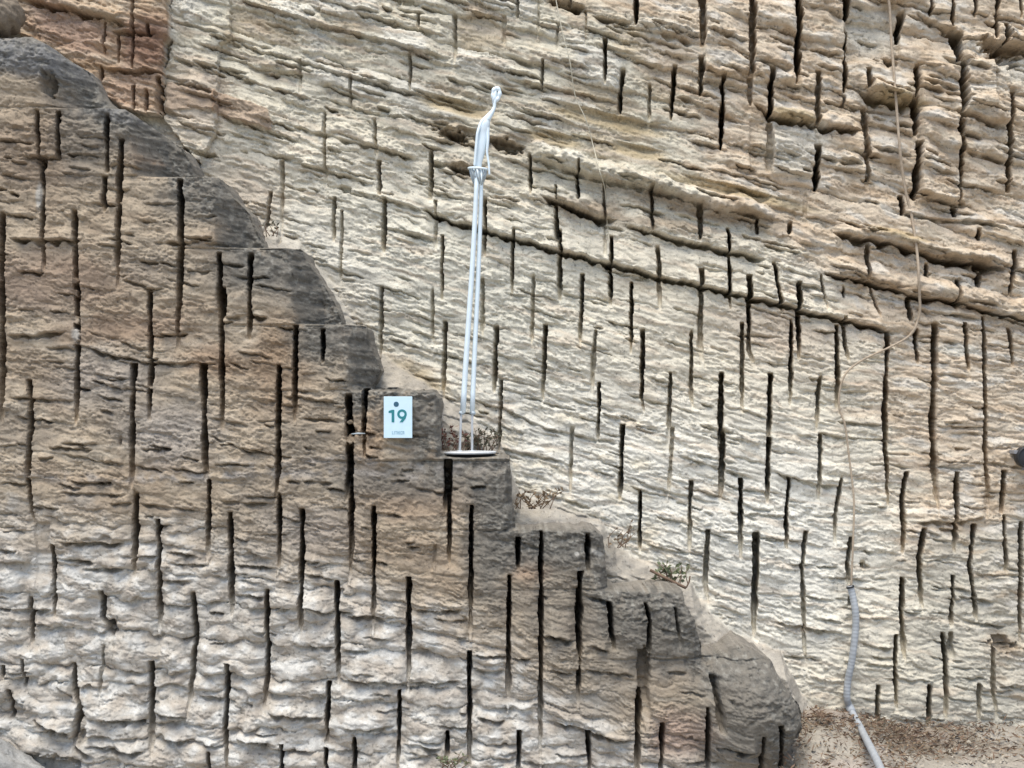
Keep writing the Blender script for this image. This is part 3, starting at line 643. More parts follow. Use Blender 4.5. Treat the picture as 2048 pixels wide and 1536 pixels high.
# hollows
for (cx, cy, rx, ry, dp) in ((95, 165, 14, 26, .09), (82, 325, 10, 14, .08), (219, 1256, 12, 18, .09), (700, 865, 12, 20, .05), (1290, 1340, 12, 50, .08), (60, 1550, 110, 40, .07), (15, 1420, 34, 20, .06), (160, 1455, 12, 40, .06)):
    e = np.sqrt(((X - cx) / rx) ** 2 + ((Y - cy) / ry) ** 2) + 0.4 * fbm(X / 13, Y / 9, 2, 396)
    A.h += (dp * (1 - sstep(0.7, 1.1, e))).astype(F32)
flatm = blob(X, Y, 796, 835, 34, 46, 0, 0.15); A.h = A.h * (1 - flatm) + 0.004 * flatm
fc = parse_cuts(FRONT_CUTS) + more_cuts(-420, -30, 200, 1500, 6)
for i, (p, wd, dp) in enumerate(fc): A.cut(i, p, wd, dp)
# stones and mortar left standing in a few cuts
for (cx, cy, rx, ry) in ((148, 560, 9, 7), (147, 585, 8, 9), (151, 640, 8, 10), (150, 670, 9, 16), (76, 390, 9, 32), (240, 405, 7, 4), (299, 775, 8, 5), (700, 880, 8, 14), (699, 845, 9, 6), (1155, 1325, 6, 22), (60, 955, 8, 5), (62, 940, 8, 4), (939, 1295, 6, 10), (1296, 1310, 5, 8)):
    e = np.sqrt(((X - cx) / rx) ** 2 + ((Y - cy) / ry) ** 2) + 0.4 * fbm(X / 6, Y / 6, 2, 398)
    A.g *= 1 - 0.93 * (1 - sstep(0.7, 1.1, e)).astype(F32)
A.h = A.h * (1 - 0.6 * A.gm) + A.g

C = np.empty(X.shape + (3,), F32); C[:] = (0.40, 0.325, 0.238)
Xw, Yw = warped(X, Y, 1.0, 140)
big = fbm(X / 200, Y / 130, 4, 401); streak = fbm(wx / 120, wv / 15, 4, 411); spot = fbm(X / 42, Y / 30, 4, 421)
mixc(C, (0.45, 0.385, 0.30), 0.8 * sstep(-0.1, 0.45, streak + 0.4 * spot) * sstep(380, 620, Y))
mixc(C, (0.285, 0.215, 0.15), 0.6 * sstep(0.0, 0.4, big + 0.3 * streak))
mixc(C, (0.27, 0.225, 0.175), 0.7 * sstep(0.05, 0.45, -big + 0.3 * spot))
mixc(C, (0.52, 0.485, 0.43), low * (0.85 + 0.4 * spot))
mixc(C, (0.62, 0.60, 0.555), low * 0.8 * sstep(0.0, 0.35, spot + 0.4 * big))
mixc(C, (0.42, 0.365, 0.305), low * 0.5 * sstep(0.05, 0.4, -spot))
for (cx, cy, rx, ry, c, m) in ((830, 1000, 110, 45, (0.29, 0.21, 0.145), .7), (560, 720, 60, 90, (0.28, 0.19, 0.12), .6), (1365, 1470, 60, 45, (0.36, 0.26, 0.20), .85), (1060, 1130, 40, 40, (0.30, 0.18, 0.11), .6), (740, 880, 30, 60, (0.28, 0.19, 0.12), .6),
                            (330, 300, 70, 40, (0.20, 0.145, 0.105), .7), (80, 300, 110, 90, (0.27, 0.20, 0.14), .7), (100, 560, 150, 60, (0.29, 0.205, 0.15), .6), (420, 720, 60, 30, (0.29, 0.19, 0.12), .6), (250, 660, 130, 30, (0.28, 0.19, 0.13), .6),
                            (340, 870, 90, 60, (0.34, 0.31, 0.28), .6), (200, 760, 100, 60, (0.32, 0.285, 0.25), .6), (620, 1060, 90, 50, (0.33, 0.29, 0.25), .6), (640, 860, 60, 60, (0.29, 0.235, 0.175), .6)):
    mixc(C, c, m * blob(Xw, Yw, cx, cy, rx, ry, 0, 0.6))
GC = (0.165, 0.152, 0.13)
mixc(C, GC, 0.92 * capz * (1 - 0.5 * low) * sstep(-0.5, 0.1, spot + 0.25))
for (cx, cy, rx, ry, m) in ((520, 540, 110, 50, .9), (300, 240, 90, 50, .8), (985, 1080, 50, 140, .9), (1120, 1095, 110, 45, .95), (1140, 1220, 90, 110, .6), (1300, 1250, 100, 90, .92), (1500, 1400, 110, 110, .9), (170, 280, 60, 80, .6), (640, 690, 60, 50, .85),
                         (850, 840, 40, 60, .7), (850, 960, 200, 40, .7), (400, 400, 80, 45, .7), (630, 570, 60, 70, .8), (200, 150, 120, 70, .7), (1480, 1520, 100, 60, .5), (600, 880, 60, 30, .35), (1200, 1380, 60, 60, .45)):
    mixc(C, GC, m * blob(Xw, Yw, cx, cy, rx, ry, 0, 0.6))
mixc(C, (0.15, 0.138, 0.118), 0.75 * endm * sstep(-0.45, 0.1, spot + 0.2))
mixc(C, (0.185, 0.182, 0.178), 0.9 * blob(Xw, Yw, 60, 115, 110, 36, 0.15, 0.5) + 0.6 * blob(Xw, Yw, 235, 225, 60, 14, 0.2, 0.5))
mixc(C, (0.29, 0.275, 0.24), sstep(0.1, 0.4, fbm(X / 9, Y / 9, 3, 431)) * capz * 0.7); mixc(C, (0.10, 0.095, 0.085), sstep(0.1, 0.4, fbm(X / 16, Y / 12, 4, 433)) * capz * 0.7)                    # lichen flecks
mixc(C, (0.42, 0.40, 0.36), 0.8 * (blob(Xw, Yw, 1195, 1108, 12, 6, 0, .4) + blob(Xw, Yw, 1153, 1105, 6, 4, 0, .4) + blob(X, Y, 150, 668, 8, 14, 0, .4) + blob(X, Y, 76, 392, 6, 26, 0, .4)))
for (x0, x1, yj) in ((420, 1000, 930), (250, 900, 955), (0, 500, 950)):
    mixc(C, (0.36, 0.33, 0.30), 0.55 * np.exp(-((Y - yj - 6 * big * 3) / 9) ** 2) * sstep(x0, x0 + 60, X) * sstep(x1, x1 - 60, X) * sstep(-0.2, 0.2, spot))
C = np.clip(C * (1 + 0.10 * f3)[..., None], 0.02, 0.8)

cellx, celly = X[:-1, :-1] + STEP / 2, Y[:-1, :-1] + STEP / 2
RS = roughen(STAIR)
keepA = in_poly(cellx, celly, RS + [(1615, 1700), (-640, 1700)])
kp = np.pad(keepA, 1)
cnt = kp[:-1, :-1].astype(int) + kp[1:, :-1] + kp[:-1, 1:] + kp[1:, 1:]
rim = (cnt > 0) & (cnt < 4); rim[0] = rim[-1] = False; rim[:, 0] = rim[:, -1] = False
rx, ry = X[rim].astype(float), Y[rim].astype(float); bd = np.full(rx.shape, 1e9); bx, by = rx.copy(), ry.copy()
for (x0, y0), (x1, y1) in zip(RS[:-1], RS[1:]):
    dx, dy = x1 - x0, y1 - y0; t = np.clip(((rx - x0) * dx + (ry - y0) * dy) / (dx * dx + dy * dy + 1e-9), 0, 1)
    qx, qy = x0 + t * dx, y0 + t * dy; dd = (rx - qx) ** 2 + (ry - qy) ** 2; c = dd < bd
    bd[c] = dd[c]; bx[c] = qx[c]; by[c] = qy[c]
ok = bd < 9; bx[~ok] = rx[~ok]; by[~ok] = ry[~ok]
A.X = X.copy(); A.Y = Y.copy(); A.X[rim] = bx; A.Y[rim] = by
course = np.digitize(celly + 3 * fbm(cellx / 60, celly / 90, 2, 381), COURSE_Y).astype(np.int32)
gmax = np.maximum(np.maximum(A.gid[:-1, :-1], A.gid[1:, :-1]), np.maximum(A.gid[:-1, 1:], A.gid[1:, 1:]))
lab = np.where(gmax >= 0, 1000 + gmax, course)

def returns(co, C, idx):
    """step tops and end faces: the outline carried back to the rock face behind"""
    k = keepA; kp = np.pad(k, 1)
    E, El = [], []
    cp = course
    m = k & ~kp[:-2, 1:-1]; E.append(np.stack([idx[:-1, :-1][m], idx[:-1, 1:][m]], -1)); El.append(cp[m])          # open above
    m = k & ~kp[1:-1, 2:]; E.append(np.stack([idx[:-1, 1:][m], idx[1:, 1:][m]], -1)); El.append(cp[m])             # open to the side
    m = k & ~kp[1:-1, :-2]; E.append(np.stack([idx[1:, :-1][m], idx[:-1, :-1][m]], -1)); El.append(cp[m])
    m = k & ~kp[2:, 1:-1]; E.append(np.stack([idx[1:, 1:][m], idx[1:, :-1][m]], -1)); El.append(cp[m])             # open below
    E = np.concatenate(E); El = np.concatenate(El)
    bv, inv = np.unique(E, return_inverse=True); inv = inv.reshape(-1, 2)
    base = co[bv]; nb = len(bv); ts = [0.012, 0.03, 0.055, 0.09, 0.14, 0.2, 0.28, 0.38, 0.5, 0.62]
    rings, cols = [], []
    for i, t in enumerate(ts):
        p = base.copy(); p[:, 1] = np.minimum(p[:, 1] + t, D_FRONT + 0.72)
        a, b = (p[:, 0] + p[:, 2]).astype(F32) * 9, p[:, 1].astype(F32) * 14
        p[:, 2] += 0.012 * fbm(a, b, 3, 461) * min(1, t * 12); p[:, 0] += 0.008 * fbm(a + 7, b, 3, 471) * min(1, t * 12)
        rings.append(p)
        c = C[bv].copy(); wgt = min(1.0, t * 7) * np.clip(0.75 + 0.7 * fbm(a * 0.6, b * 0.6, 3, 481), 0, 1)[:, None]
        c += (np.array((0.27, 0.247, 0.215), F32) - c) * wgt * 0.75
        cols.append(c)
    off = len(co)
    Q, QL = [], []
    for i in range(len(ts)):
        a = E if i == 0 else off + (i - 1) * nb + inv
        b = off + i * nb + inv
        Q.append(np.stack([a[:, 0], a[:, 1], b[:, 1], b[:, 0]], -1)); QL.append(El)
    return np.concatenate(rings), np.concatenate(cols), np.concatenate(Q), np.concatenate(QL)

front = empty('stepped_quarry_wall', (0, D_FRONT, 0))
tag(front, 'brown and grey sawn stone wall whose top steps down like a giant stair', 'stepped wall')
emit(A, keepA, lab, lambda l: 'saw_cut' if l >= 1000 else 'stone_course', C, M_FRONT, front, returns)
del C, f1, f2, f3, f4, dE, big, streak, spot, wx, wv, V, low, capz

# ================================================================ GROUND
def make_ground():
    gx = axis(-60, -3.2, 3.6, 60, 0.03, 0.3, 3.0); gy = axis(-40, 7.0, 9.2, 60, 0.03, 0.3, 3.0)
    # wide cells outside are fine
    GXx, GYy = np.meshgrid(gx, gy)
    z = 0.03 * fbm(GXx * 1.3, GYy * 1.3, 4, 501) + 0.03 * fbm(GXx * 7, GYy * 7, 4, 511) - 0.01
    z -= 0.35 * sstep(8.3, 7.9, GYy) * sstep(1.75, 1.4, GXx)
    z += 0.10 * sstep(8.25, 8.6, GYy) * sstep(1.2, 1.9, GXx) * sstep(8.9, 8.6, GYy)
    z += 0.16 * blob(GXx, GYy, 1.8, 8.35, 0.35, 0.3, 0, 0.8)
    co = np.stack([GXx, GYy, z], -1).reshape(-1, 3)
    ny, nx = GXx.shape; idx = np.arange(ny * nx).reshape(ny, nx)
    q = np.stack([idx[:-1, :-1], idx[:-1, 1:], idx[1:, 1:], idx[1:, :-1]], -1).reshape(-1, 4)
    Cg = np.empty((ny, nx, 3), F32); Cg[:] = (0.33, 0.30, 0.255)
    n = fbm(GXx * 3, GYy * 5, 4, 521)
    mixc(Cg, (0.20, 0.16, 0.115), 0.9 * blob(GXx, GYy, 2.1, 8.45, 1.0, 0.26, 0, 0.7) * sstep(-0.35, 0.15, n))
    mixc(Cg, (0.36, 0.31, 0.27), 0.6 * sstep(0, 0.4, n))
    me = np_mesh('ground', co, q, Cg.reshape(-1, 3))
    return tag(link('ground', me, mat_rock('dusty_ground', 0.0, 0.3)), kind='structure')
make_ground()

# ================================================================ LOOSE BOULDERS
def boulder(px, py, d, rx, rz, ry, tilt, seed, col, label):
    n, m_ = 96, 60
    u, v = np.meshgrid(np.linspace(0, 2 * np.pi, n, endpoint=False), np.linspace(0.001, np.pi - 0.001, m_))
    x, y, z = np.sin(v) * np.cos(u), np.sin(v) * np.sin(u), np.cos(v)
    rr = 1 + 0.16 * fbm(x * 1.3 + seed, z * 1.7 + y, 4, seed) + 0.05 * fbm(x * 6 + y * 3, z * 6 + y * 2, 3, seed + 9)
    k = d / FPX; P_ = np.stack([x * rr * rx * k, y * rr * ry, z * rr * rz * k], -1)
    c, sn = math.cos(tilt), math.sin(tilt)
    P_ = np.stack([P_[..., 0] * c + P_[..., 2] * sn, P_[..., 1], -P_[..., 0] * sn + P_[..., 2] * c], -1)
    idx = np.arange(n * m_).reshape(m_, n); nx_ = np.roll(idx, -1, 1)
    q = np.stack([idx[:-1], idx[1:], nx_[1:], nx_[:-1]], -1).reshape(-1, 4)
    Cb = np.empty((m_, n, 3), F32); Cb[:] = col
    Cb *= (1 + 0.5 * fbm(x * 3 + y * 2, z * 4 + y, 4, seed + 3))[..., None]
    o = link('boulder', np_mesh('boulder', P_.reshape(-1, 3), q, np.clip(Cb, .02, .8).reshape(-1, 3)), M_FRONT, None, pt(px, py, d))
    return tag(o, label, 'boulder')
boulder(-20, 1590, 7.92, 170, 105, 0.22, 0.4, 21, (0.29, 0.285, 0.27), 'smooth grey boulder at the bottom corner below the broken stone')
boulder(-8, 26, 8.2, 52, 44, 0.2, 0.5, 33, (0.25, 0.205, 0.155), 'rounded brown boulder lying on top of the stepped wall beside the red rock')

# ================================================================ NUMBER SIGN
M_WHITE = mat_plain('sign_white', (0.62, 0.80, 0.90), 0.35, noise=0.03)
M_TEAL = mat_plain('sign_teal', (0.02, 0.20, 0.225), 0.5, noise=0.05)
M_NAVY = mat_plain('sign_dark_teal', (0.03, 0.10, 0.16), 0.5, noise=0.05)
M_FAINT = mat_plain('sign_faint_blue', (0.24, 0.42, 0.52), 0.5, noise=0.05)
def sign():
    d = D_FRONT - 0.04; k = d / FPX
    t = empty('number_sign', pt(796, 876, d))
    tag(t, 'small white sign with a teal number 19 on the step below a slit stone', 'sign')
    def quadbox(x0, y0, x1, y1, dd, th):
        c = pt((x0 + x1) / 2, (y0 + y1) / 2, dd)
        return box(c.x, c.y + th / 2, c.z, (x1 - x0) * k, th, (y1 - y0) * k)
    bo_ = poly_obj('panel', [quadbox(767.5, 793, 824.5, 876, d, 0.008)], M_WHITE, t, False)
    bv = bo_.modifiers.new('bevel', 'BEVEL'); bv.width = 0.0015; bv.segments = 2
    f = d - 0.0012
    def prism(poly, dd=f, th=0.0012):
        n = len(poly); v = [pt(x, y, dd) for x, y in poly]; v2 = [p + Vector((0, th, 0)) for p in v]
        return v + v2, [tuple(range(n)), tuple(range(2 * n - 1, n - 1, -1))] + [(i, n + i, n + (i + 1) % n, (i + 1) % n) for i in range(n)]
    def ring(cx, cy, r0, r1, n=28):
        v, fs = [], []
        for i in range(n):
            a = 2 * math.pi * i / n
            for rr in (r0, r1): v.append(pt(cx + rr * math.cos(a), cy + rr * math.sin(a), f))
            for rr in (r0, r1): v.append(pt(cx + rr * math.cos(a), cy + rr * math.sin(a), f) + Vector((0, 0.0012, 0)))
        for i in range(n):
            j = (i + 1) % n
            fs += [(4 * i, 4 * i + 1, 4 * j + 1, 4 * j), (4 * i + 1, 4 * i + 3, 4 * j + 3, 4 * j + 1), (4 * i, 4 * j, 4 * j + 2, 4 * i + 2)]
        return v, fs
    poly_obj('dot', [prism([(792.5 + 5.2 * math.cos(a * math.pi / 10), 808.5 + 5.2 * math.sin(a * math.pi / 10)) for a in range(20)])], M_NAVY, t, False)
    poly_obj('digit', [prism([(783.2, 844.5), (783.2, 825.5), (777.2, 826), (777.2, 821.8), (783.5, 819.6), (788.6, 819.6), (788.6, 844.5)])], M_TEAL, t, False)
    nine = ring(804, 828.3, 4.9, 9.6)
    tail = prism([(812.9, 831.5), (811.0, 837.2), (805.4, 844.5), (799.2, 844.5), (803.6, 838.4), (806.3, 834.2)], f - 0.0003)
    poly_obj('digit', [nine, tail], M_TEAL, t, False)
    # faint line of small capitals at the foot: L I T H I C A as thin strokes
    st = []
    def bar(x0, y0, x1, y1): st.append(prism([(x0, y1), (x0, y0), (x1, y0), (x1, y1)]))
    y0, y1 = 862.0, 868.6
    for x, ch in zip((784, 788, 790.6, 794.6, 799, 801.4, 805), 'LITHICA'):
        if ch in 'LITHCA': pass
        if ch == 'L': bar(x, y0, x + 1, y1); bar(x + 1, y1 - 1.1, x + 3, y1)
        if ch == 'I': bar(x, y0, x + 1.1, y1)
        if ch == 'T': bar(x + 1, y0, x + 2, y1); bar(x, y0, x + 1, y0 + 1.1); bar(x + 2, y0, x + 3, y0 + 1.1)
        if ch == 'H': bar(x, y0, x + 1, y1); bar(x + 2.4, y0, x + 3.4, y1); bar(x + 1, y0 + 2.6, x + 2.4, y0 + 3.8)
        if ch == 'C': bar(x, y0, x + 1, y1); bar(x + 1, y0, x + 2.8, y0 + 1.1); bar(x + 1, y1 - 1.1, x + 2.8, y1)
        if ch == 'A': bar(x, y0, x + 1, y1); bar(x + 2.4, y0, x + 3.4, y1); bar(x + 1, y0, x + 2.4, y0 + 1.1); bar(x + 1, y0 + 3.2, x + 2.4, y0 + 4.2)
    poly_obj('lettering', st, M_FAINT, t, False)
    for (sx, sy) in ((775, 800), (817, 800), (775, 869), (817, 869)):
        c = pt(sx, sy, d + 0.008); poly_obj('spacer', [tube([c, c + Vector((0, 0.07, 0))], 0.005, 8)], M_DARK, t)
M_DARK = mat_plain('dark_metal', (0.02, 0.021, 0.024), 0.5, noise=0.2)
sign()

# ================================================================ WHITE FIGURE
M_FIG = mat_plain('white_paint', (0.74, 0.84, 0.90), 0.42, noise=0.05, nscale=14, bump=0.15)
M_FRINGE = mat_plain('dull_white_metal', (0.40, 0.46, 0.50), 0.5, noise=0.15, nscale=40)
M_STEEL = mat_plain('pale_steel', (0.62, 0.64, 0.66), 0.45, noise=0.1)
def figure():
    d = 8.2; k = d / FPX
    t = empty('figure_sculpture', pt(934, 911, d))
    tag(t, 'thin white stilt-legged figure sculpture standing on a round plate on the step', 'sculpture')
    def P(x, y, dy=0.0): return pt(x, y, d) + Vector((0, dy, 0))
    def disc(c, r0, r1, z0, z1, n=56):
        v, fs = [], []
        for i in range(n):
            a = 2 * math.pi * i / n
            v += [c + Vector((r0 * math.cos(a), r0 * math.sin(a), z0)), c + Vector((r1 * math.cos(a), r1 * math.sin(a), z1))]
        for i in range(n):
            j = (i + 1) % n; fs.append((2 * i, 2 * j, 2 * j + 1, 2 * i + 1))
        fs += [tuple(2 * i + 1 for i in range(n)), tuple(2 * i for i in range(n))[::-1]]
        return v, fs
    c = P(935, 904)
    poly_obj('base_plate', [disc(c, 57 * k, 58 * k, -0.007, 0.0), disc(c, 58 * k, 57 * k, 0.0005, 0.004)], M_STEEL, t, False)
    poly_obj('plate_underside', [disc(c, 46 * k, 55 * k, -0.024, -0.0075)], M_DARK, t, False)
    def skin(name, chains, sub=2):
        V, E, R = [], [], []
        for ch in chains:
            prev = ch[0] if isinstance(ch[0], int) else None
            for q in (ch[1:] if prev is not None else ch):
                V.append(P(q[0], q[1], q[3] if len(q) > 3 else 0.0)); R.append(q[2] * k)
                if prev is not None: E.append((prev, len(V) - 1))
                prev = len(V) - 1
        o0 = V[0].copy(); bm = bmesh.new(); sl = bm.verts.layers.skin.verify()
        bv = [bm.verts.new(v - o0) for v in V]
        for v, rr in zip(bv, R): v[sl].radius = (rr, rr * 0.8)
        bv[0][sl].use_root = True
        for a, b in E: bm.edges.new((bv[a], bv[b]))
        me = bpy.data.meshes.new(name); bm.to_mesh(me); bm.free()
        ob = link(name, me, M_FIG, t, o0)
        s1 = ob.modifiers.new('skin', 'SKIN'); s1.use_smooth_shade = True
        s2 = ob.modifiers.new('sub', 'SUBSURF'); s2.levels = sub; s2.render_levels = sub
        return ob
    # torso leaning over, neck, narrow head, and both thin arms grown from the shoulders
    skin('body', [[(957, 340, 6.5), (957, 326, 7.5), (961, 306, 9.5), (964, 285, 11), (966, 264, 11.5), (970, 246, 11.5), (977, 233, 9.5), (985, 224, 6), (989, 214, 4.6), (989, 204, 5.2), (990, 196, 5.0)],
                  [6, (962, 246, 4.2, -.02), (955, 268, 3.6, -.03), (952, 300, 3.4, -.03), (949, 334, 3.0, -.03)],
                  [5, (976, 258, 4.2, -.015), (976, 284, 3.4, -.02), (974, 306, 2.8, -.02), (978, 330, 2.4, -.02), (979, 351, 2.2, -.02)]])
    loop = [P(989, 200), P(986, 190), P(987.5, 181), P(992, 176.5), P(998, 180), P(999, 188), P(996.5, 196), P(992, 201)]
    lp = smooth_path(loop + [loop[0]], 4)[:-1]
    poly_obj('head', [tube(lp, [(3.2 + 1.5 * abs(math.sin(i * 0.55))) * k for i in range(len(lp))], 10, closed=True), tube([P(988.5, 206), P(988.5, 195), P(990, 187), P(991, 180)], [4.6 * k, 4.8 * k, 4.0 * k, 2.6 * k], 10)], M_FIG, t)
    # flat collar with hanging fringe over the tops of the legs
    cc = P(956, 338)
    tor = [cc + Vector((19 * k * math.cos(a), 15 * k * math.sin(a), -0.004 * math.cos(a))) for a in [2 * math.pi * i / 28 for i in range(28)]]
    poly_obj('waist_ring', [tube(tor, 2.2 * k, 8, closed=True)], M_FIG, t)
    for i in range(15):
        a = 2 * math.pi * i / 15 + 0.2
        p0 = cc + Vector((17 * k * math.cos(a), 13 * k * math.sin(a), -0.002)); p2 = P(958 + 9 * math.cos(a + 0.5), 366 + 5 * math.sin(3 * a), 0.015 * math.sin(a))
        poly_obj('fringe_rod', [tube([p0, (p0 + p2) / 2 + Vector((0.006 * math.cos(a), 0.006 * math.sin(a), 0)), p2], [1.5 * k, 1.6 * k, 1.2 * k], 6)], M_FRINGE, t)
    for (x0, x1, dy, r0) in ((954.5, 927, -0.01, 5.3), (963, 945.5, 0.012, 4.8)):
        pts = [P(x0 + (x1 - x0) * s + 1.2 * math.sin(s * 5), 340 + 485 * s, dy) for s in [i / 12 for i in range(13)]]
        poly_obj('leg', [tube(pts, [r0 * k * (0.86 + 0.22 * s / 12) for s in range(13)], 12)], M_FIG, t)
    for (x0, x1, dy) in ((921, 919.5, -0.01), (943, 944, 0.012)):
        poly_obj('ankle_rod', [tube([P(x0 + 3, 822, dy), P(x0 + 1, 834, dy), P(x1, 902, dy)], [3.2 * k, 2.6 * k, 2.6 * k], 8)], M_STEEL, t)
        poly_obj('ankle_collar', [tube([P(x0 + 3, 823, dy), P(x0 + 2, 829, dy)], 5.6 * k, 10)], M_FRINGE, t)
        q = P(x1, 903, dy); poly_obj('foot_flange', [tube([q, q + Vector((0, 0, 0.006))], 6 * k, 12)], M_STEEL, t)
figure()

# ================================================================ PIPE, CORD, WIRE, LAMP
M_PIPE = mat_plain('grey_conduit', (0.34, 0.36, 0.38), 0.55, noise=0.15, nscale=20)
M_CORD = mat_plain('tan_cord', (0.40, 0.32, 0.235), 0.8, noise=0.2, nscale=60)
M_WIRE = mat_plain('pale_dry_wire', (0.50, 0.46, 0.36), 0.7, noise=0.2, nscale=60)
def surf(px, py, off=0.02):
    """point just in front of the back wall's stone at a photo position"""
    j = int(np.clip(np.searchsorted(B.ys, py), 1, len(B.ys) - 2)); i = int(np.clip(np.searchsorted(B.xs, px), 1, len(B.xs) - 2))
    hh = float(np.min((B.h - B.g)[j - 1:j + 2, i - 3:i + 4]))
    d = D_BACK + max(hh, -0.3) - off
    return pt(px, py, d)
def pipe():
    pix = [(1700, 1172), (1705, 1190), (1711, 1225), (1711, 1260), (1704, 1320), (1696, 1360), (1694, 1395), (1701, 1418), (1722, 1458), (1742, 1497), (1758, 1530), (1775, 1575)]
    P0 = [surf(x, y, 0.035) for x, y in pix]
    for i in range(len(P0) - 4, len(P0)): P0[i] = pt(pix[i][0], pix[i][1], min(P0[i - 1].y - 0.03, (EYE - 0.13) * FPX / (pix[i][1] - HORIZON)))
    t = empty('conduit_pipe', P0[-1]); tag(t, 'grey ribbed conduit pipe running down the pale rock face to the ground', 'pipe')
    fine = smooth_path(P0, 60); path = [fine[0]]
    for p in fine[1:]:
        if (p - path[-1]).length >= 0.0045: path.append(p)
    rad = [0.0205 + (0.0012 if (i // 2) % 2 else 0.0) for i in range(len(path))]
    poly_obj('pipe_body', [tube(path, rad, 14)], M_PIPE, t)
    q = smooth_path(P0, 10)
    poly_obj('pipe_joint', [tube([q[68], q[70], q[72]], 0.026, 14)], M_PIPE, t)
    poly_obj('pipe_mouth', [tube([q[0], q[2]], 0.025, 14)], M_DARK, t)
pipe()
def cord():
    pix = [(1773, -40), (1777, 20), (1785, 110), (1792, 200), (1799, 290), (1808, 370), (1822, 432), (1833, 495), (1838, 560), (1838, 620), (1830, 656), (1812, 676), (1780, 694), (1745, 710), (1712, 728), (1690, 750), (1679, 784),
           (1679, 818), (1690, 850), (1697, 905), (1704, 960), (1708, 1010), (1706, 1090), (1702, 1178)]
    pts = smooth_path([surf(x, y, 0.03) for x, y in pix], 6)
    # let it hang: smooth the distance from the wall along its length
    ds = np.array([p.y for p in pts]); ds = np.convolve(np.pad(ds, 6, 'edge'), np.ones(13) / 13, 'valid')
    pts = [Vector((p.x, float(min(p.y, y)), p.z)) for p, y in zip(pts, ds)]
    n = len(pts)
    o = poly_obj('cord', [tube(pts, [0.0085 if i < n * 0.46 else 0.0062 for i in range(n)], 8)], M_CORD)
    tag(o, 'tan cord hanging down the rock face and leading into the grey pipe', 'cord')
    pix = [(1108, -20), (1124, 60), (1140, 125), (1150, 190), (1172, 240), (1186, 290), (1200, 345), (1210, 380), (1214, 440), (1219, 486)]
    o = poly_obj('creeper_stem', [tube(smooth_path([surf(x, y, 0.03) for x, y in pix], 6), 0.0032, 6)], M_WIRE)
    tag(o, 'thin pale dry stem trailing down the beds beside the figure', 'stem')
cord()
def lamp():
    c = surf(2052, 914, 0.07); t = empty('floodlight', c)
    tag(t, 'round black floodlight on a grey bracket, cut off by the picture edge', 'lamp')
    k = D_BACK / FPX
    poly_obj('lamp_housing', [tube([c + Vector((0, -0.04, 0)), c + Vector((0, -0.035, 0)), c + Vector((0, 0.03, 0)), c + Vector((0, 0.06, 0))], [17 * k, 21 * k, 21 * k, 12 * k], 28)], M_DARK, t)
    poly_obj('lamp_rim', [tube([c + Vector((20 * k * math.cos(a), -0.043, 20 * k * math.sin(a))) for a in [2 * math.pi * i / 32 for i in range(32)]], 0.005, 6, closed=True)], M_DARK, t)
    mb = mat_plain('grey_bracket', (0.3, 0.3, 0.31), 0.5, noise=0.1)
    poly_obj('bracket', [box(c.x - 0.05, c.y + 0.05, c.z + 0.03, 0.05, 0.12, 0.02)], mb, t, False)
    poly_obj('bracket', [box(c.x + 0.05, c.y + 0.02, c.z - 0.07, 0.1, 0.1, 0.02)], mb, t, False)
lamp()
def pin():
    d = D_FRONT - 0.01
    a, b = pt(703, 868, d), pt(729, 867, d)
    o = poly_obj('metal_clamp', [tube([a, (a + b) / 2 + Vector((0, -0.006, 0.002)), b], [0.003, 0.005, 0.003], 8), tube([b, b + Vector((0, 0.03, -0.002))], 0.003, 8)], M_FRINGE)
    tag(o, 'small pale metal clamp bridging two saw cuts beside the number sign', 'clamp')
pin()

# ================================================================ PLANTS, LITTER
M_TWIG = mat_plain('dry_twig', (0.16, 0.105, 0.07), 0.9, noise=0.3)
M_REDLEAF = mat_plain('reddish_leaf', (0.14, 0.06, 0.045), 0.8, noise=0.4, nscale=50)
M_DRYLEAF = mat_plain('dry_leaf', (0.22, 0.16, 0.10), 0.9, noise=0.5, nscale=50)
M_GREEN = mat_plain('green_leaf', (0.14, 0.16, 0.085), 0.7, noise=0.4, nscale=50)
M_OLIVE = mat_plain('olive_leaf', (0.09, 0.085, 0.055), 0.8, noise=0.4, nscale=50)
def leaf(p, dirv, L, W_):
    dirv = dirv.normalized(); s = dirv.cross(Vector((random.uniform(-1, 1), random.uniform(-1, 1), random.uniform(-1, 1)))).normalized()
    n = dirv.cross(s) * W_ * 0.3
    return [p, p + dirv * L * .5 + s * W_ + n, p + dirv * L, p + dirv * L * .5 - s * W_ + n], [(0, 1, 2), (0, 2, 3)]
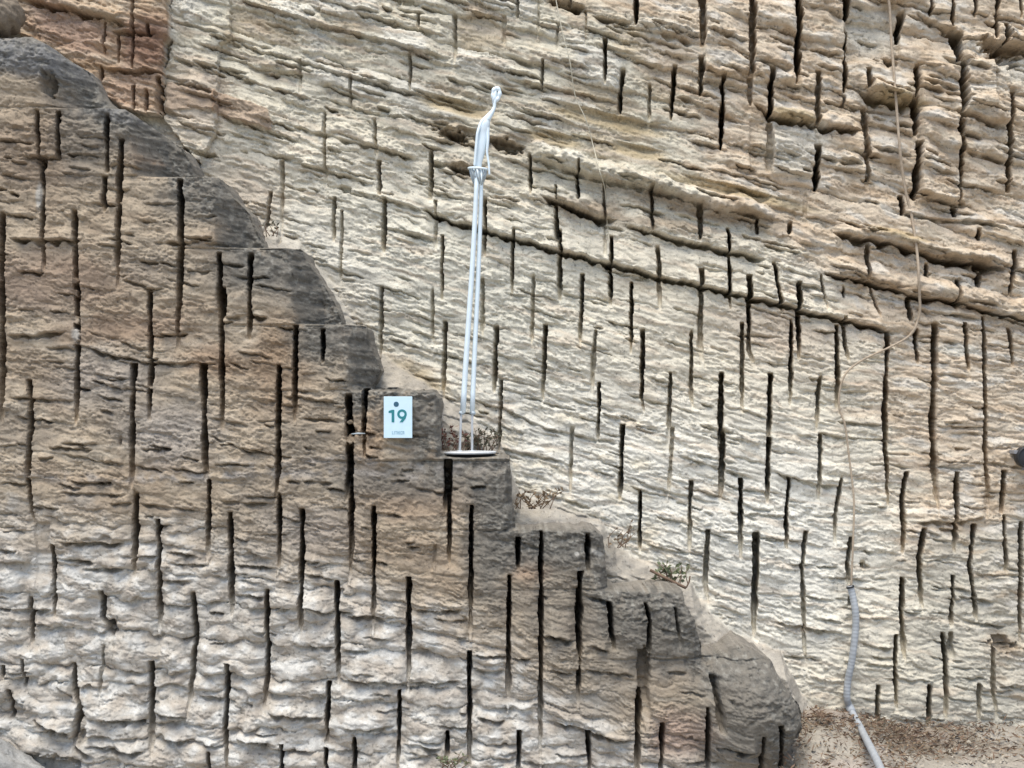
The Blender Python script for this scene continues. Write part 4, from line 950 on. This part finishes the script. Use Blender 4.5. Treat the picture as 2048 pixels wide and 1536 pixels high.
def plant(name, px, py, d, wpx, hpx, nst, nlf, lmat, label, cat, lean=0.0, lsz=0.034):
    k = d / FPX; base = pt(px, py, d); t = empty(name, base); tag(t, label, cat)
    stems, lvs = [], []
    for i in range(nst):
        a = random.uniform(-1, 1); h = random.uniform(.5, 1.0) * hpx * k
        b0 = base + Vector((a * wpx * k * .35, random.uniform(-.03, .03), -0.01))
        tip = b0 + Vector((a * wpx * k * .3 + lean * h + random.uniform(-.02, .02), random.uniform(-.04, .04), h))
        b0.x += random.uniform(-.5, .5) * wpx * k * .6; mid = (b0 + tip) / 2 + Vector((random.uniform(-.04, .04), random.uniform(-.02, .02), random.uniform(-.01, .03)))
        path = smooth_path([b0, mid, tip], 5); stems.append(tube(path, [0.0032 - 0.0018 * j / len(path) for j in range(len(path))], 5))
        for j in range(max(1, nlf // nst)):
            p = path[random.randint(2, len(path) - 1)]
            lvs.append(leaf(p, Vector((random.uniform(-1, 1), random.uniform(-1, 1), random.uniform(-.3, 1))), lsz * random.uniform(.5, 1.2), lsz * .24))
    poly_obj('stems', stems, M_TWIG, t)
    if lvs:
        o = poly_obj('foliage', lvs, lmat, t, False); o['kind'] = 'stuff'
plant('dry_plant', 898, 902, 8.3, 44, 56, 18, 150, M_REDLEAF, 'small reddish dry plant growing behind the round base plate', 'plant', -.1)
plant('dark_plant', 958, 898, 8.38, 60, 46, 18, 150, M_OLIVE, 'low dark olive plant behind the ankles of the figure', 'plant', .2)
plant('dry_shrub', 1068, 1014, 8.4, 76, 40, 16, 110, M_DRYLEAF, 'brown dead twigs lying on the step under the figure', 'plant', .4)
plant('dry_sprig', 1238, 1092, 8.42, 40, 52, 7, 30, M_DRYLEAF, 'sparse brown sprig with bare stems on the dust bank', 'plant', .3)
plant('grass_tuft', 1352, 1166, 8.4, 50, 44, 14, 60, M_GREEN, 'green tuft of leaves beside a dead branch on the dust bank', 'plant', -.1, .05)
plant('wall_weed', 540, 470, 8.45, 30, 34, 6, 22, M_OLIVE, 'tiny dark weed in the corner of an upper step', 'plant', .1)
o = poly_obj('dead_branch', [tube(smooth_path([pt(1300, 1140, 8.36), pt(1335, 1158, 8.34), pt(1372, 1176, 8.33)], 6), 0.009, 7), tube(smooth_path([pt(1372, 1176, 8.33), pt(1378, 1164, 8.33), pt(1380, 1152, 8.33)], 4), 0.005, 6)], M_TWIG)
tag(o, 'dark dead branch lying at the foot of the green tuft', 'branch')
plant('mossy_weed', 905, 1532, 7.93, 50, 26, 10, 70, M_GREEN, 'green weed sprouting at the bottom of the saw cuts', 'plant', 0, .03)
M_CHIP = mat_plain('stone_chip', (0.36, 0.32, 0.26), 0.95, noise=0.35, nscale=25)
def ground_z(x, y):
    z = 0.10 * max(0, min(1, (y - 8.25) / .35)) * max(0, min(1, (x - 1.2) / .7))
    return z + 0.16 * max(0, 1 - math.hypot((x - 1.8) / .62, (y - 8.35) / .55))
def litter():
    for name, mat, n, lo, hi, lab_ in (('leaf_litter', M_DRYLEAF, 1700, .012, .04, 'brown leaf litter at the foot of the rock face'),
                                       ('twig_litter', M_TWIG, 2400, .02, .07, 'dark twigs and dead stems strewn along the foot of the rock face')):
        parts = []
        for i in range(n):
            x = random.gauss(2.05, 0.5); y = min(8.62, random.gauss(8.40, 0.14)) if (x > 2.3 or random.random() < .6) else random.uniform(7.8, 8.5)
            if x < 1.45 or x > 3.4: continue
            p = Vector((x, y, ground_z(x, y) + random.uniform(-.005, .03)))
            parts.append(leaf(p, Vector((random.uniform(-1, 1), random.uniform(-1, 1), random.uniform(-.2, .6))), random.uniform(lo, hi), random.uniform(.002, .007)))
        o = poly_obj(name, parts, mat, None, False); o['kind'] = 'stuff'; o['label'] = lab_
    parts = []
    for i in range(700):
        x = random.uniform(1.45, 3.4); y = random.uniform(7.95, 8.62); r = random.uniform(.004, .02) * random.uniform(.4, 1)
        if random.random() < .05: r *= 2
        c = Vector((x, y, ground_z(x, y) + r * .3))
        pts = [c + Vector((random.uniform(.6, 1) * r * math.cos(a), random.uniform(.6, 1) * r * math.sin(a), random.uniform(-.6, .1) * r)) for a in (0, 1.05, 2.1, 3.14, 4.2, 5.2)]
        top = c + Vector((random.uniform(-.4, .4) * r, random.uniform(-.4, .4) * r, r * random.uniform(.4, .9)))
        parts.append((pts + [top], [(k, (k + 1) % 6, 6) for k in range(6)]))
    o = poly_obj('gravel', parts, M_CHIP, None, False); o['kind'] = 'stuff'; o['label'] = 'pale stone chips scattered on the dusty ground'
litter()
